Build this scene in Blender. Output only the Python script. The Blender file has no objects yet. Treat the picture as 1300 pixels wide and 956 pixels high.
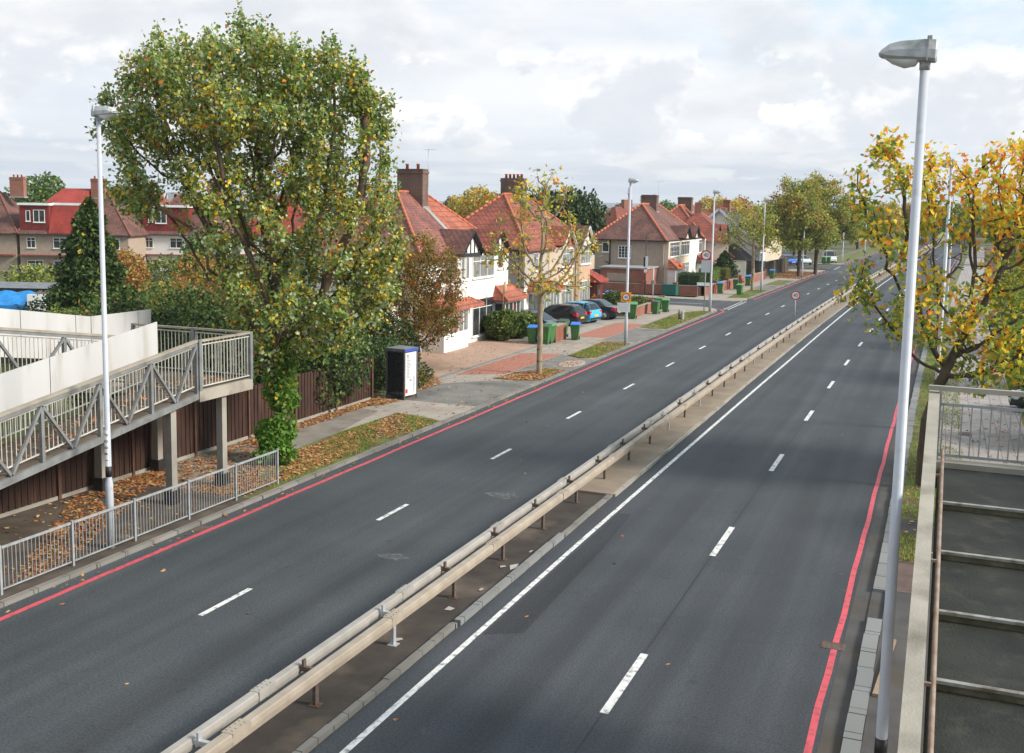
import bpy, math, random
import numpy as np
from mathutils import Vector, Matrix, kdtree
random.seed(7); rng = np.random.default_rng(11)
R = math.radians; PI = math.pi
scn = bpy.context.scene
COL = scn.collection

# ------------------------------------------------------------------ helpers
def tag(o, label=None, cat=None, group=None, kind=None):
    if label: o['label'] = label
    if cat: o['category'] = cat
    if group: o['group'] = group
    if kind: o['kind'] = kind
    return o
def empty(name, loc=(0, 0, 0), rz=0, label=None, cat=None, group=None):
    o = bpy.data.objects.new(name, None); COL.objects.link(o)
    o.location = loc; o.rotation_euler = (0, 0, rz); o.empty_display_size = .3
    return tag(o, label, cat, group)
class MB:
    def __init__(s): s.v = []; s.f = []; s.m = []; s.mi = 0; s.sm = []
    def add(s, vs, fs, smooth=False):
        b = len(s.v); s.v += [tuple(v) for v in vs]
        for f in fs: s.f.append(tuple(b + i for i in f)); s.m.append(s.mi); s.sm.append(smooth)
        return s
    def box(s, x0, x1, y0, y1, z0, z1):
        return s.add([(x0,y0,z0),(x1,y0,z0),(x1,y1,z0),(x0,y1,z0),(x0,y0,z1),(x1,y0,z1),(x1,y1,z1),(x0,y1,z1)],
              [(0,3,2,1),(4,5,6,7),(0,1,5,4),(1,2,6,5),(2,3,7,6),(3,0,4,7)])
    def bar(s, a, b, w, h=None, up=(0,0,1)):
        h = h or w; a = Vector(a); b = Vector(b); d = (b-a).normalized(); u = Vector(up)
        if abs(d.dot(u)) > .98: u = Vector((1,0,0))
        r = d.cross(u).normalized(); u = r.cross(d).normalized()
        P = [p + r*(sx*w/2) + u*(sz*h/2) for p in (a, b) for sx, sz in ((-1,-1),(1,-1),(1,1),(-1,1))]
        return s.add(P, [(0,1,2,3),(7,6,5,4),(0,4,5,1),(1,5,6,2),(2,6,7,3),(3,7,4,0)])
    def tube(s, pts, rads, n=8, cap=True):
        pts = [Vector(p) for p in pts]
        if not hasattr(rads, '__len__'): rads = [rads]*len(pts)
        V = []
        for i, p in enumerate(pts):
            d = (pts[min(i+1, len(pts)-1)] - pts[max(i-1, 0)]).normalized()
            u = Vector((0,0,1)) if abs(d.z) < .9 else Vector((1,0,0))
            r = d.cross(u).normalized(); u = r.cross(d)
            for k in range(n):
                a = 2*PI*k/n; V.append(p + (r*math.cos(a) + u*math.sin(a))*rads[i])
        F = []
        for i in range(len(pts)-1):
            for k in range(n):
                F.append((i*n+k, i*n+(k+1) % n, (i+1)*n+(k+1) % n, (i+1)*n+k))
        if cap: F += [tuple(range(n))[::-1], tuple((len(pts)-1)*n+k for k in range(n))]
        return s.add(V, F, True)
    def poly(s, pts): return s.add(pts, [tuple(range(len(pts)))])
    def prism(s, pts, z0, z1):   # pts xy ccw
        n = len(pts)
        return s.add([(x,y,z0) for x,y in pts]+[(x,y,z1) for x,y in pts],
            [tuple(range(n))[::-1], tuple(range(n,2*n))]+[(i,(i+1)%n,n+(i+1)%n,n+i) for i in range(n)])
    def build(s, name, mats, parent=None, loc=None, smooth=None):
        me = bpy.data.meshes.new(name); me.from_pydata(s.v, [], s.f)
        if not isinstance(mats, (list, tuple)): mats = [mats]
        for m in mats: me.materials.append(m)
        me.polygons.foreach_set('material_index', s.m)
        me.polygons.foreach_set('use_smooth', s.sm if smooth is None else [smooth]*len(s.f))
        me.update()
        o = bpy.data.objects.new(name, me); COL.objects.link(o)
        if parent is not None: o.parent = parent
        if loc: o.location = loc
        return o
def np_mesh(name, V, F, mats, mi=None, parent=None, smooth=False):
    V = np.asarray(V, dtype=np.float32); F = np.asarray(F, dtype=np.int32)
    me = bpy.data.meshes.new(name); n, k = F.shape
    me.vertices.add(len(V)); me.vertices.foreach_set('co', V.ravel())
    me.loops.add(n*k); me.loops.foreach_set('vertex_index', F.ravel())
    me.polygons.add(n); me.polygons.foreach_set('loop_start', np.arange(0, n*k, k, dtype=np.int32))
    for m in (mats if isinstance(mats, (list, tuple)) else [mats]): me.materials.append(m)
    if mi is not None: me.polygons.foreach_set('material_index', np.asarray(mi, dtype=np.int32))
    if smooth: me.polygons.foreach_set('use_smooth', [True]*n)
    me.update(calc_edges=True)
    o = bpy.data.objects.new(name, me); COL.objects.link(o)
    if parent is not None: o.parent = parent
    return o
def kids(o): return [c for c in bpy.data.objects if c.parent == o]
def copy_tree(o, parent=None, top=True):
    c = o.copy(); COL.objects.link(c)
    if parent is not None: c.parent = parent
    for k in kids(o): copy_tree(k, c, False)
    return c
def place(c, loc, rz=0, label=None, group=None, sc=None, cat=None):
    c.location = loc; c.rotation_euler = (0, 0, rz)
    if sc: c.scale = (sc, sc, sc) if not hasattr(sc, '__len__') else sc
    if label: c['label'] = label
    if group: c['group'] = group
    if cat: c['category'] = cat
    return c

# ------------------------------------------------------------------ materials
def mat(name, col, rough=.8, col2=None, scale=6, detail=5, contrast=(.35, .65), bump=0, bscale=40, metal=0, spec=.4, col3=None, scale3=.6, c3=(.5,.7), stretch=None, bdist=.02):
    m = bpy.data.materials.new(name); m.use_nodes = True; nt = m.node_tree; N = nt.nodes; L = nt.links
    b = N['Principled BSDF']; b.inputs['Roughness'].default_value = rough; b.inputs['Metallic'].default_value = metal
    b.inputs['Specular IOR Level'].default_value = spec
    b.inputs['Base Color'].default_value = (*col, 1)
    tc = N.new('ShaderNodeTexCoord'); src = tc.outputs['Object']
    if stretch:
        mp = N.new('ShaderNodeMapping'); mp.inputs['Scale'].default_value = stretch; L.new(src, mp.inputs['Vector']); src = mp.outputs['Vector']
    out = None
    if col2:
        n = N.new('ShaderNodeTexNoise'); n.inputs['Scale'].default_value = scale; n.inputs['Detail'].default_value = detail
        L.new(src, n.inputs['Vector'])
        r = N.new('ShaderNodeValToRGB'); r.color_ramp.elements[0].position = contrast[0]; r.color_ramp.elements[1].position = contrast[1]
        r.color_ramp.elements[0].color = (*col, 1); r.color_ramp.elements[1].color = (*col2, 1)
        L.new(n.outputs['Fac'], r.inputs['Fac']); out = r.outputs['Color']
    if col3:
        n = N.new('ShaderNodeTexNoise'); n.inputs['Scale'].default_value = scale3; n.inputs['Detail'].default_value = 6
        L.new(src, n.inputs['Vector'])
        r = N.new('ShaderNodeMapRange'); r.inputs['From Min'].default_value = c3[0]; r.inputs['From Max'].default_value = c3[1]
        L.new(n.outputs['Fac'], r.inputs['Value'])
        mx = N.new('ShaderNodeMix'); mx.data_type = 'RGBA'; mx.inputs['B'].default_value = (*col3, 1)
        mx.inputs['A'].default_value = (*col, 1)
        if out: L.new(out, mx.inputs['A'])
        L.new(r.outputs['Result'], mx.inputs['Factor']); out = mx.outputs['Result']
    if out: L.new(out, b.inputs['Base Color'])
    if bump:
        n = N.new('ShaderNodeTexNoise'); n.inputs['Scale'].default_value = bscale; n.inputs['Detail'].default_value = 4; L.new(src, n.inputs['Vector'])
        bp = N.new('ShaderNodeBump'); bp.inputs['Strength'].default_value = bump; bp.inputs['Distance'].default_value = bdist
        L.new(n.outputs['Fac'], bp.inputs['Height']); L.new(bp.outputs['Normal'], b.inputs['Normal'])
    return m
def N_(m, t): return m.node_tree.nodes.new(t)
def tiles(name, c1, c2, c3, row=3.3, mortar=(.05,.04,.035)):
    """roof tiles: rows by height, tiles along the slope"""
    m = mat(name, c1, .8, tuple(c*.8 for c in c2), .7, 9, (.38,.62), col3=tuple(c*.8 for c in c3), scale3=4, c3=(.46,.7))
    nt = m.node_tree; L = nt.links; b = nt.nodes['Principled BSDF']
    prev = b.inputs['Base Color'].links[0].from_socket
    tc = N_(m,'ShaderNodeTexCoord'); sp = N_(m,'ShaderNodeSeparateXYZ'); L.new(tc.outputs['Object'], sp.inputs[0])
    mu = N_(m,'ShaderNodeMath'); mu.operation = 'MULTIPLY'; mu.inputs[1].default_value = row*1.0; L.new(sp.outputs['Z'], mu.inputs[0])
    fr = N_(m,'ShaderNodeMath'); fr.operation = 'FRACT'; L.new(mu.outputs[0], fr.inputs[0])
    lt = N_(m,'ShaderNodeMath'); lt.operation = 'LESS_THAN'; lt.inputs[1].default_value = .2; L.new(fr.outputs[0], lt.inputs[0])
    sc = N_(m,'ShaderNodeMath'); sc.operation = 'MULTIPLY'; sc.inputs[1].default_value = .5; L.new(lt.outputs[0], sc.inputs[0])
    mx = N_(m,'ShaderNodeMix'); mx.data_type='RGBA'; mx.inputs['B'].default_value = (*mortar,1)
    L.new(prev, mx.inputs['A']); L.new(sc.outputs[0], mx.inputs['Factor']); L.new(mx.outputs['Result'], b.inputs['Base Color'])
    # wobble across
    ad = N_(m,'ShaderNodeMath'); ad.operation='ADD'; L.new(sp.outputs['X'], ad.inputs[0]); L.new(sp.outputs['Y'], ad.inputs[1])
    m2 = N_(m,'ShaderNodeMath'); m2.operation='MULTIPLY'; m2.inputs[1].default_value=18; L.new(ad.outputs[0], m2.inputs[0])
    sn = N_(m,'ShaderNodeMath'); sn.operation='SINE'; L.new(m2.outputs[0], sn.inputs[0])
    a2 = N_(m,'ShaderNodeMath'); a2.operation='MULTIPLY_ADD'; a2.inputs[1].default_value=.25; L.new(sn.outputs[0], a2.inputs[0]); L.new(fr.outputs[0], a2.inputs[2])
    bp = N_(m,'ShaderNodeBump'); bp.inputs['Strength'].default_value=.6; bp.inputs['Distance'].default_value=.03
    L.new(a2.outputs[0], bp.inputs['Height']); L.new(bp.outputs['Normal'], b.inputs['Normal'])
    return m
def brick(name, c1, c2, mortar, scale=1., bw=.225, bh=.075, msz=.01, rough=.85, plane='wall', dirt=None):
    m = bpy.data.materials.new(name); m.use_nodes = True; nt = m.node_tree; L = nt.links; b = nt.nodes['Principled BSDF']
    b.inputs['Roughness'].default_value = rough; b.inputs['Specular IOR Level'].default_value = .3
    tc = N_(m,'ShaderNodeTexCoord'); sp = N_(m,'ShaderNodeSeparateXYZ'); L.new(tc.outputs['Object'], sp.inputs[0])
    cb = N_(m,'ShaderNodeCombineXYZ')
    if plane == 'wall':
        ad = N_(m,'ShaderNodeMath'); ad.operation='ADD'; L.new(sp.outputs['X'], ad.inputs[0]); L.new(sp.outputs['Y'], ad.inputs[1])
        L.new(ad.outputs[0], cb.inputs[0]); L.new(sp.outputs['Z'], cb.inputs[1])
    else:
        L.new(sp.outputs['Y'], cb.inputs[0]); L.new(sp.outputs['X'], cb.inputs[1])
    t = N_(m,'ShaderNodeTexBrick'); L.new(cb.outputs[0], t.inputs['Vector'])
    t.inputs['Color1'].default_value=(*c1,1); t.inputs['Color2'].default_value=(*c2,1); t.inputs['Mortar'].default_value=(*mortar,1)
    t.inputs['Scale'].default_value=scale; t.inputs['Brick Width'].default_value=bw; t.inputs['Row Height'].default_value=bh; t.inputs['Mortar Size'].default_value=msz
    n = N_(m,'ShaderNodeTexNoise'); n.inputs['Scale'].default_value=.9; n.inputs['Detail'].default_value=7; L.new(tc.outputs['Object'], n.inputs['Vector'])
    r = N_(m,'ShaderNodeMapRange'); r.inputs['From Min'].default_value=.4; r.inputs['From Max'].default_value=.75; r.inputs['To Max'].default_value=.6; L.new(n.outputs['Fac'], r.inputs['Value'])
    mx = N_(m,'ShaderNodeMix'); mx.data_type='RGBA'; d = dirt or tuple(c*.55 for c in c1); mx.inputs['B'].default_value=(*d,1)
    L.new(t.outputs['Color'], mx.inputs['A']); L.new(r.outputs['Result'], mx.inputs['Factor']); L.new(mx.outputs['Result'], b.inputs['Base Color'])
    bp = N_(m,'ShaderNodeBump'); bp.inputs['Strength'].default_value=.4; bp.inputs['Distance'].default_value=.01; bp.invert=True
    L.new(t.outputs['Fac'], bp.inputs['Height']); L.new(bp.outputs['Normal'], b.inputs['Normal'])
    return m
def leafmat(name, col, col2, trans=.35, rough=.55, sc=1.2):
    m = mat(name, col, rough, col2, sc, 3, (.3,.7), spec=.3)
    nt = m.node_tree; L = nt.links; b = nt.nodes['Principled BSDF']
    t = N_(m,'ShaderNodeBsdfTranslucent'); L.new(b.inputs['Base Color'].links[0].from_socket, t.inputs['Color'])
    mx = N_(m,'ShaderNodeMixShader'); mx.inputs[0].default_value = trans
    out = nt.nodes['Material Output']; L.new(b.outputs[0], mx.inputs[1]); L.new(t.outputs[0], mx.inputs[2]); L.new(mx.outputs[0], out.inputs['Surface'])
    return m
def paint(name, col, coat=.6, rough=.3, metal=0.):
    m = mat(name, col, rough, tuple(c*.85 for c in col), 3, 3); b = m.node_tree.nodes['Principled BSDF']
    b.inputs['Coat Weight'].default_value = coat*1.1; b.inputs['Specular IOR Level'].default_value = .3; b.inputs['Coat Roughness'].default_value = .08; b.inputs['Metallic'].default_value = metal
    return m

def asphalt(name, base, light, tracks=(), seams=(), seamcol=(.012,.012,.013)):
    m = mat(name, base, .78, light, .35, 8, (.35,.7), bump=.5, bscale=180, bdist=.006, spec=.35)
    nt = m.node_tree; L = nt.links; b = nt.nodes['Principled BSDF']; prev = b.inputs['Base Color'].links[0].from_socket
    tc = N_(m,'ShaderNodeTexCoord'); sp = N_(m,'ShaderNodeSeparateXYZ'); L.new(tc.outputs['Object'], sp.inputs[0])
    # fine aggregate speckle
    n = N_(m,'ShaderNodeTexNoise'); n.inputs['Scale'].default_value = 26; n.inputs['Detail'].default_value = 4; L.new(tc.outputs['Object'], n.inputs['Vector'])
    r = N_(m,'ShaderNodeMapRange'); r.inputs['From Min'].default_value=.3; r.inputs['From Max'].default_value=.7; r.inputs['To Min'].default_value=.58; r.inputs['To Max'].default_value=1.45; L.new(n.outputs['Fac'], r.inputs['Value'])
    mul = N_(m,'ShaderNodeVectorMath'); mul.operation='SCALE'; L.new(prev, mul.inputs[0]); L.new(r.outputs['Result'], mul.inputs['Scale'])
    cur = mul.outputs[0]
    # longitudinal tyre/oil bands
    if tracks:
        mp = N_(m,'ShaderNodeMapping'); mp.inputs['Scale'].default_value=(1.6,.035,1); L.new(tc.outputs['Object'], mp.inputs['Vector'])
        n2 = N_(m,'ShaderNodeTexNoise'); n2.inputs['Scale'].default_value=1.; n2.inputs['Detail'].default_value=5; L.new(mp.outputs[0], n2.inputs['Vector'])
        r2 = N_(m,'ShaderNodeMapRange'); r2.inputs['From Min'].default_value=.3; r2.inputs['From Max'].default_value=.7; r2.inputs['To Min'].default_value=.75; r2.inputs['To Max'].default_value=1.22; L.new(n2.outputs['Fac'], r2.inputs['Value'])
        mul2 = N_(m,'ShaderNodeVectorMath'); mul2.operation='SCALE'; L.new(cur, mul2.inputs[0]); L.new(r2.outputs['Result'], mul2.inputs['Scale']); cur = mul2.outputs[0]
        for x in tracks:   # oil line down the middle of each lane
            s = N_(m,'ShaderNodeMath'); s.operation='SUBTRACT'; s.inputs[1].default_value=x; L.new(sp.outputs['X'], s.inputs[0])
            a = N_(m,'ShaderNodeMath'); a.operation='ABSOLUTE'; L.new(s.outputs[0], a.inputs[0])
            rr = N_(m,'ShaderNodeMapRange'); rr.interpolation_type='SMOOTHSTEP'; rr.inputs['From Min'].default_value=0; rr.inputs['From Max'].default_value=.55; rr.inputs['To Min'].default_value=.8; rr.inputs['To Max'].default_value=1; L.new(a.outputs[0], rr.inputs['Value'])
            mu = N_(m,'ShaderNodeVectorMath'); mu.operation='SCALE'; L.new(cur, mu.inputs[0]); L.new(rr.outputs['Result'], mu.inputs['Scale']); cur = mu.outputs[0]
    v = N_(m,'ShaderNodeTexVoronoi'); v.feature = 'DISTANCE_TO_EDGE'; v.inputs['Scale'].default_value = .28; v.inputs['Randomness'].default_value = 1
    nw = N_(m,'ShaderNodeTexNoise'); nw.inputs['Scale'].default_value = 1.3; nw.inputs['Detail'].default_value = 6; L.new(tc.outputs['Object'], nw.inputs['Vector'])
    av = N_(m,'ShaderNodeVectorMath'); av.operation='ADD'; L.new(tc.outputs['Object'], av.inputs[0]); L.new(nw.outputs['Color'], av.inputs[1]); L.new(av.outputs[0], v.inputs['Vector'])
    cr = N_(m,'ShaderNodeMapRange'); cr.inputs['From Min'].default_value=.0; cr.inputs['From Max'].default_value=.010; cr.inputs['To Min'].default_value=.86; cr.inputs['To Max'].default_value=1; L.new(v.outputs['Distance'], cr.inputs['Value'])
    mu = N_(m,'ShaderNodeVectorMath'); mu.operation='SCALE'; L.new(cur, mu.inputs[0]); L.new(cr.outputs['Result'], mu.inputs['Scale']); cur = mu.outputs[0]
    ns = N_(m,'ShaderNodeTexNoise'); ns.inputs['Scale'].default_value = 2.3; ns.inputs['Detail'].default_value = 7; L.new(tc.outputs['Object'], ns.inputs['Vector'])
    for a0, a1, t in ((.66,.74,.72),(.33,.25,1.28)):
        cr = N_(m,'ShaderNodeMapRange'); cr.inputs['From Min'].default_value=a0; cr.inputs['From Max'].default_value=a1; cr.inputs['To Min'].default_value=1; cr.inputs['To Max'].default_value=t; L.new(ns.outputs['Fac'], cr.inputs['Value'])
        mu = N_(m,'ShaderNodeVectorMath'); mu.operation='SCALE'; L.new(cur, mu.inputs[0]); L.new(cr.outputs['Result'], mu.inputs['Scale']); cur = mu.outputs[0]
    L.new(cur, b.inputs['Base Color'])
    return m

M = {}
M['road_left'] = asphalt('asphalt_left', (.046,.052,.057), (.060,.066,.070), (-15.2,-11.7))
M['road_right'] = asphalt('asphalt_right', (.041,.046,.052), (.054,.059,.065), (-6.4,-3.1))
M['asph_patch'] = asphalt('asphalt_patch', (.027,.029,.033), (.034,.036,.040), (1,))
M['asph_foot'] = mat('asphalt_forecourt', (.15,.14,.125), .9, (.20,.19,.17), 1.2, 8, (.3,.7), .4, 60, col3=(.10,.095,.085), scale3=.5)
M['asph_dark'] = mat('asphalt_dark', (.05,.048,.046), .9, (.085,.08,.075), 1.5, 8, (.3,.7), .4, 60, col3=(.07,.055,.04), scale3=.8)
M['dirt'] = mat('trodden_dirt', (.065,.048,.034), .95, (.12,.095,.072), 1.4, 8, (.3,.7), .5, 30, col3=(.05,.038,.028), scale3=.6)
M['median'] = mat('median_dirt', (.035,.028,.023), .95, (.062,.05,.04), 1.6, 8, (.3,.7), .5, 30, col3=(.13,.10,.075), scale3=.7, c3=(.55,.75))
M['median_conc'] = mat('median_concrete', (.20,.155,.11), .9, (.28,.22,.16), 1.2, 8, (.3,.7), .4, 30, col3=(.2,.16,.115), scale3=.8)
M['conc'] = mat('concrete', (.34,.315,.27), .9, (.26,.24,.2), 1.5, 8, (.3,.7), .3, 40, col3=(.2,.185,.155), scale3=.5)
M['conc_cream'] = mat('concrete_cream', (.38,.345,.28), .85, (.27,.245,.2), 1.6, 9, (.3,.7), .3, 40, col3=(.16,.14,.11), scale3=1.4, c3=(.52,.74))
M['slab'] = brick('paving_slab', (.36,.31,.26),(.31,.27,.225),(.16,.14,.12), 1, .9,.6,.012, plane='floor', dirt=(.24,.2,.165))
M['slab_grey'] = brick('paving_slab_grey', (.34,.31,.29),(.27,.25,.24),(.12,.11,.1), 1, .75,.45,.012, plane='floor', dirt=(.25,.21,.19))
M['pinkblock'] = brick('pink_block_paving', (.42,.17,.115),(.34,.135,.09),(.16,.08,.06), 1, .2,.1,.006, plane='floor', dirt=(.3,.15,.11))
M['driveblock'] = brick('drive_block_paving', (.42,.275,.2),(.35,.225,.16),(.17,.11,.085), 1, .24,.16,.006, plane='floor', dirt=(.44,.32,.24))
M['kerb'] = brick('kerb_stone', (.24,.225,.2),(.18,.17,.15),(.06,.055,.05), 1, .9,3,.012, plane='floor', dirt=(.1,.09,.08))
M['kerb_pale'] = brick('kerb_stone_pale', (.22,.225,.22),(.17,.175,.17),(.06,.055,.05), 1, .9,3,.015, plane='floor', dirt=(.2,.19,.17))
def worn(name, col, wear, a=.52, b=.66, rough=.6):
    return mat(name, col, rough, tuple(c*.82 for c in col), 3, 6, (.3,.7), col3=wear, scale3=7, c3=(a,b))
M['white_line'] = worn('white_road_paint', (.70,.69,.66), (.2,.2,.2), .50, .68)
M['red_line'] = worn('red_road_paint', (.60,.085,.105), (.22,.055,.06), .50, .74)
M['grass'] = mat('grass_ground', (.085,.12,.025), .95, (.15,.17,.04), 2.2, 8, (.3,.7), .5, 60, col3=(.11,.075,.04), scale3=1.3, c3=(.45,.62))
M['soil'] = mat('leafy_soil', (.06,.04,.025), .95, (.16,.085,.04), 9, 6, (.35,.65), .6, 40)
M['ground'] = mat('far_ground', (.07,.085,.035), .95, (.11,.1,.05), .05, 8)
M['galv'] = mat('galvanised_steel', (.50,.51,.52), .5, (.40,.41,.42), 4, 5, metal=.35, spec=.5)
M['lamp_grey'] = mat('grey_lamp_paint', (.50,.52,.56), .42, (.43,.45,.49), 2.5, 7, (.3,.7), spec=.45, col3=(.36,.36,.36), scale3=6, c3=(.6,.8))
M['lamp_head'] = mat('lamp_housing', (.50,.51,.52), .5, (.42,.43,.43), 7, 6, (.3,.7), spec=.5, col3=(.22,.23,.2), scale3=5, c3=(.5,.75))
M['bowl'] = mat('lamp_bowl', (.80,.82,.82), .15, (.7,.72,.72), 5, spec=.7)
M['ramp_steel'] = mat('ramp_steel_paint', (.22,.225,.22), .55, (.15,.153,.15), 3, 6, (.3,.7), col3=(.13,.115,.09), scale3=4, c3=(.55,.75))
M['ramp_top'] = mat('ramp_handrail', (.36,.32,.25), .6, (.25,.22,.17), 3, 6, (.3,.7))
M['spindle'] = mat('railing_spindle', (.55,.53,.47), .5, (.42,.4,.35), 3, 5)
M['panel_white'] = mat('white_panel', (.55,.545,.54), .4, (.47,.465,.455), 1.1, 7, (.3,.7), col3=(.36,.33,.28), scale3=2.2, c3=(.54,.8), stretch=(1,1,.22))
M['rail_grey'] = mat('guardrail_paint', (.33,.345,.35), .5, (.25,.26,.26), 5, 5, col3=(.24,.21,.17), scale3=8, c3=(.6,.8))
M['barrier'] = mat('barrier_beam', (.38,.32,.25), .7, (.29,.24,.185), 2.4, 8, (.3,.7), col3=(.27,.21,.155), scale3=3, c3=(.58,.8))
M['barrier_far'] = mat('barrier_beam_pale', (.37,.345,.31), .7, (.28,.26,.23), 2.4, 8, (.3,.7), col3=(.27,.24,.2), scale3=3, c3=(.58,.8))
M['rust'] = mat('rusty_post', (.12,.10,.09), .8, (.10,.055,.035), 6, 6)
M['black'] = mat('black_paint', (.015,.015,.016), .5, (.025,.024,.024), 5)
M['fence_brown'] = mat('brown_fence_boards', (.062,.027,.017), .85, (.032,.016,.011), 2.5, 8, (.3,.7), .4, 30, stretch=(3,3,.5), col3=(.1,.05,.03), scale3=1.2, c3=(.55,.75))
M['fence_post'] = mat('fence_post', (.13,.065,.04), .85, (.09,.045,.03), 4, 6)
M['fence_grey'] = mat('weathered_fence', (.13,.11,.085), .9, (.075,.062,.048), 3, 7, (.3,.7), .4, 30, stretch=(3,3,.5))
M['glass_dark'] = mat('window_glass', (.02,.024,.026), .06, (.06,.064,.062), 1.5, 3, spec=.55)
M['glass_pale'] = mat('window_with_net_curtain', (.30,.31,.29), .12, (.13,.14,.135), 4, 3, (.4,.6), spec=.7, stretch=(4,4,.4))
M['upvc'] = mat('white_upvc', (.80,.80,.78), .35, (.74,.74,.72), 2, 4)
M['frame_brown'] = mat('brown_frame', (.10,.055,.04), .5, (.07,.04,.03), 3, 4)
M['white_wall'] = mat('white_render', (.78,.76,.71), .85, (.71,.69,.64), 1.3, 8, (.3,.7), .2, 60, col3=(.58,.56,.51), scale3=.6, c3=(.6,.8))
M['cream_wall'] = mat('cream_render', (.66,.54,.42), .85, (.58,.47,.36), 1.3, 8, (.3,.7), .2, 60)
M['tan_wall'] = mat('tan_pebbledash', (.40,.315,.245), .95, (.33,.255,.195), 2.5, 8, (.3,.7), .6, 70, col3=(.26,.2,.155), scale3=.5, c3=(.58,.8))
M['grey_wall'] = mat('grey_pebbledash', (.44,.40,.37), .95, (.37,.335,.305), 2.5, 8, (.3,.7), .6, 70, col3=(.3,.26,.235), scale3=.5, c3=(.58,.8))
M['pink_wall'] = mat('pink_pebbledash', (.55,.36,.25), .95, (.47,.3,.2), 2.5, 8, (.3,.7), .5, 70)
M['brick_red'] = brick('red_brick', (.36,.105,.06),(.27,.08,.05),(.24,.19,.15))
M['brick_chim'] = brick('chimney_brick', (.20,.10,.07),(.12,.065,.05),(.22,.19,.16), dirt=(.07,.045,.035))
M['brick_chim_red'] = brick('chimney_brick_red', (.36,.13,.08),(.27,.1,.065),(.2,.16,.13))
M['pot'] = mat('terracotta_pot', (.48,.13,.07), .8, (.36,.1,.06), 5)
M['t_orange'] = tiles('orange_tiles', (.46,.135,.07), (.36,.10,.055), (.25,.085,.06), 3.2)
M['t_red'] = tiles('red_tiles', (.34,.09,.055), (.26,.075,.05), (.19,.065,.05), 3.2)
M['t_mauve'] = tiles('old_mauve_tiles', (.28,.105,.08), (.20,.075,.06), (.13,.06,.05), 7, (.05,.03,.028))
M['t_brown'] = tiles('brown_tiles', (.20,.088,.066), (.15,.066,.052), (.10,.05,.042), 7, (.045,.03,.025))
M['t_dark'] = tiles('dark_tiles', (.05,.045,.045), (.075,.06,.055), (.04,.035,.035), 7)
M['t_bright'] = tiles('bright_red_tiles', (.42,.055,.035), (.35,.045,.03), (.28,.04,.03), 7)
M['ridge'] = mat('orange_ridge_tiles', (.50,.16,.08), .75, (.44,.12,.06), 3, 6)
M['ridge_dark'] = mat('dark_ridge_tiles', (.26,.09,.06), .75, (.19,.07,.05), 3, 6)
M['lead'] = mat('grey_lead_flashing', (.33,.32,.31), .7, (.25,.24,.235), 2, 6)
M['timber_black'] = mat('black_timber', (.02,.022,.026), .6, (.035,.035,.04), 4)
M['gutter'] = mat('black_gutter', (.022,.02,.02), .45, (.03,.028,.028), 4)
M['tilehung_red'] = tiles('tile_hung_red', (.26,.03,.025), (.22,.025,.02), (.17,.025,.02), 6)
M['door_dark'] = mat('dark_door', (.03,.03,.035), .4, (.04,.04,.045), 4)
M['door_red'] = mat('maroon_porch', (.14,.025,.02), .5, (.10,.02,.018), 4)
M['bark'] = mat('bark', (.13,.085,.055), .95, (.07,.045,.03), 7, 8, (.3,.7), .7, 30, stretch=(1,1,.3))
M['bark_pale'] = mat('pale_bark', (.36,.29,.19), .9, (.2,.145,.09), 6, 8, (.35,.65), .4, 30, stretch=(1,1,.35))
M['bark_dark'] = mat('dark_bark', (.06,.045,.032), .95, (.10,.075,.045), 6, 8, (.35,.65), .5, 30, stretch=(1,1,.4))
LG = leafmat('leaf_green', (.16,.26,.04), (.27,.35,.08)); LD = leafmat('leaf_deep_green', (.075,.15,.025), (.12,.19,.04))
LO = leafmat('leaf_olive', (.32,.36,.07), (.46,.43,.10)); LY = leafmat('leaf_yellow', (.85,.56,.04), (.72,.52,.06)); LR = leafmat('leaf_orange', (.70,.22,.03), (.52,.16,.03))
LS = leafmat('leaf_silver', (.50,.56,.36), (.38,.45,.25), .25); LB = leafmat('leaf_brown', (.30,.14,.045), (.40,.20,.07), .3)
LE = leafmat('evergreen', (.045,.085,.018), (.08,.125,.025), .2); LE2 = leafmat('evergreen_dark', (.022,.048,.016), (.04,.07,.02), .15)
LH = leafmat('hedge_bright', (.10,.15,.025), (.14,.19,.035), .2)
LV = leafmat('leaf_vivid_green', (.09,.24,.02), (.14,.30,.035), .35)
LM = leafmat('leaf_lime', (.42,.50,.06), (.58,.60,.10), .45); LY2 = leafmat('leaf_bright_yellow', (.95,.66,.05), (.85,.58,.05), .45); LR2 = leafmat('leaf_bright_orange', (.90,.30,.03), (.75,.22,.03), .45)
FL1 = mat('fallen_leaf_orange', (.38,.12,.03), .8, (.44,.19,.05), 6); FL2 = mat('fallen_leaf_brown', (.15,.055,.022), .85, (.23,.09,.035), 6); FL3 = mat('fallen_leaf_pale', (.50,.32,.13), .8, (.40,.25,.09), 6)

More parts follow.
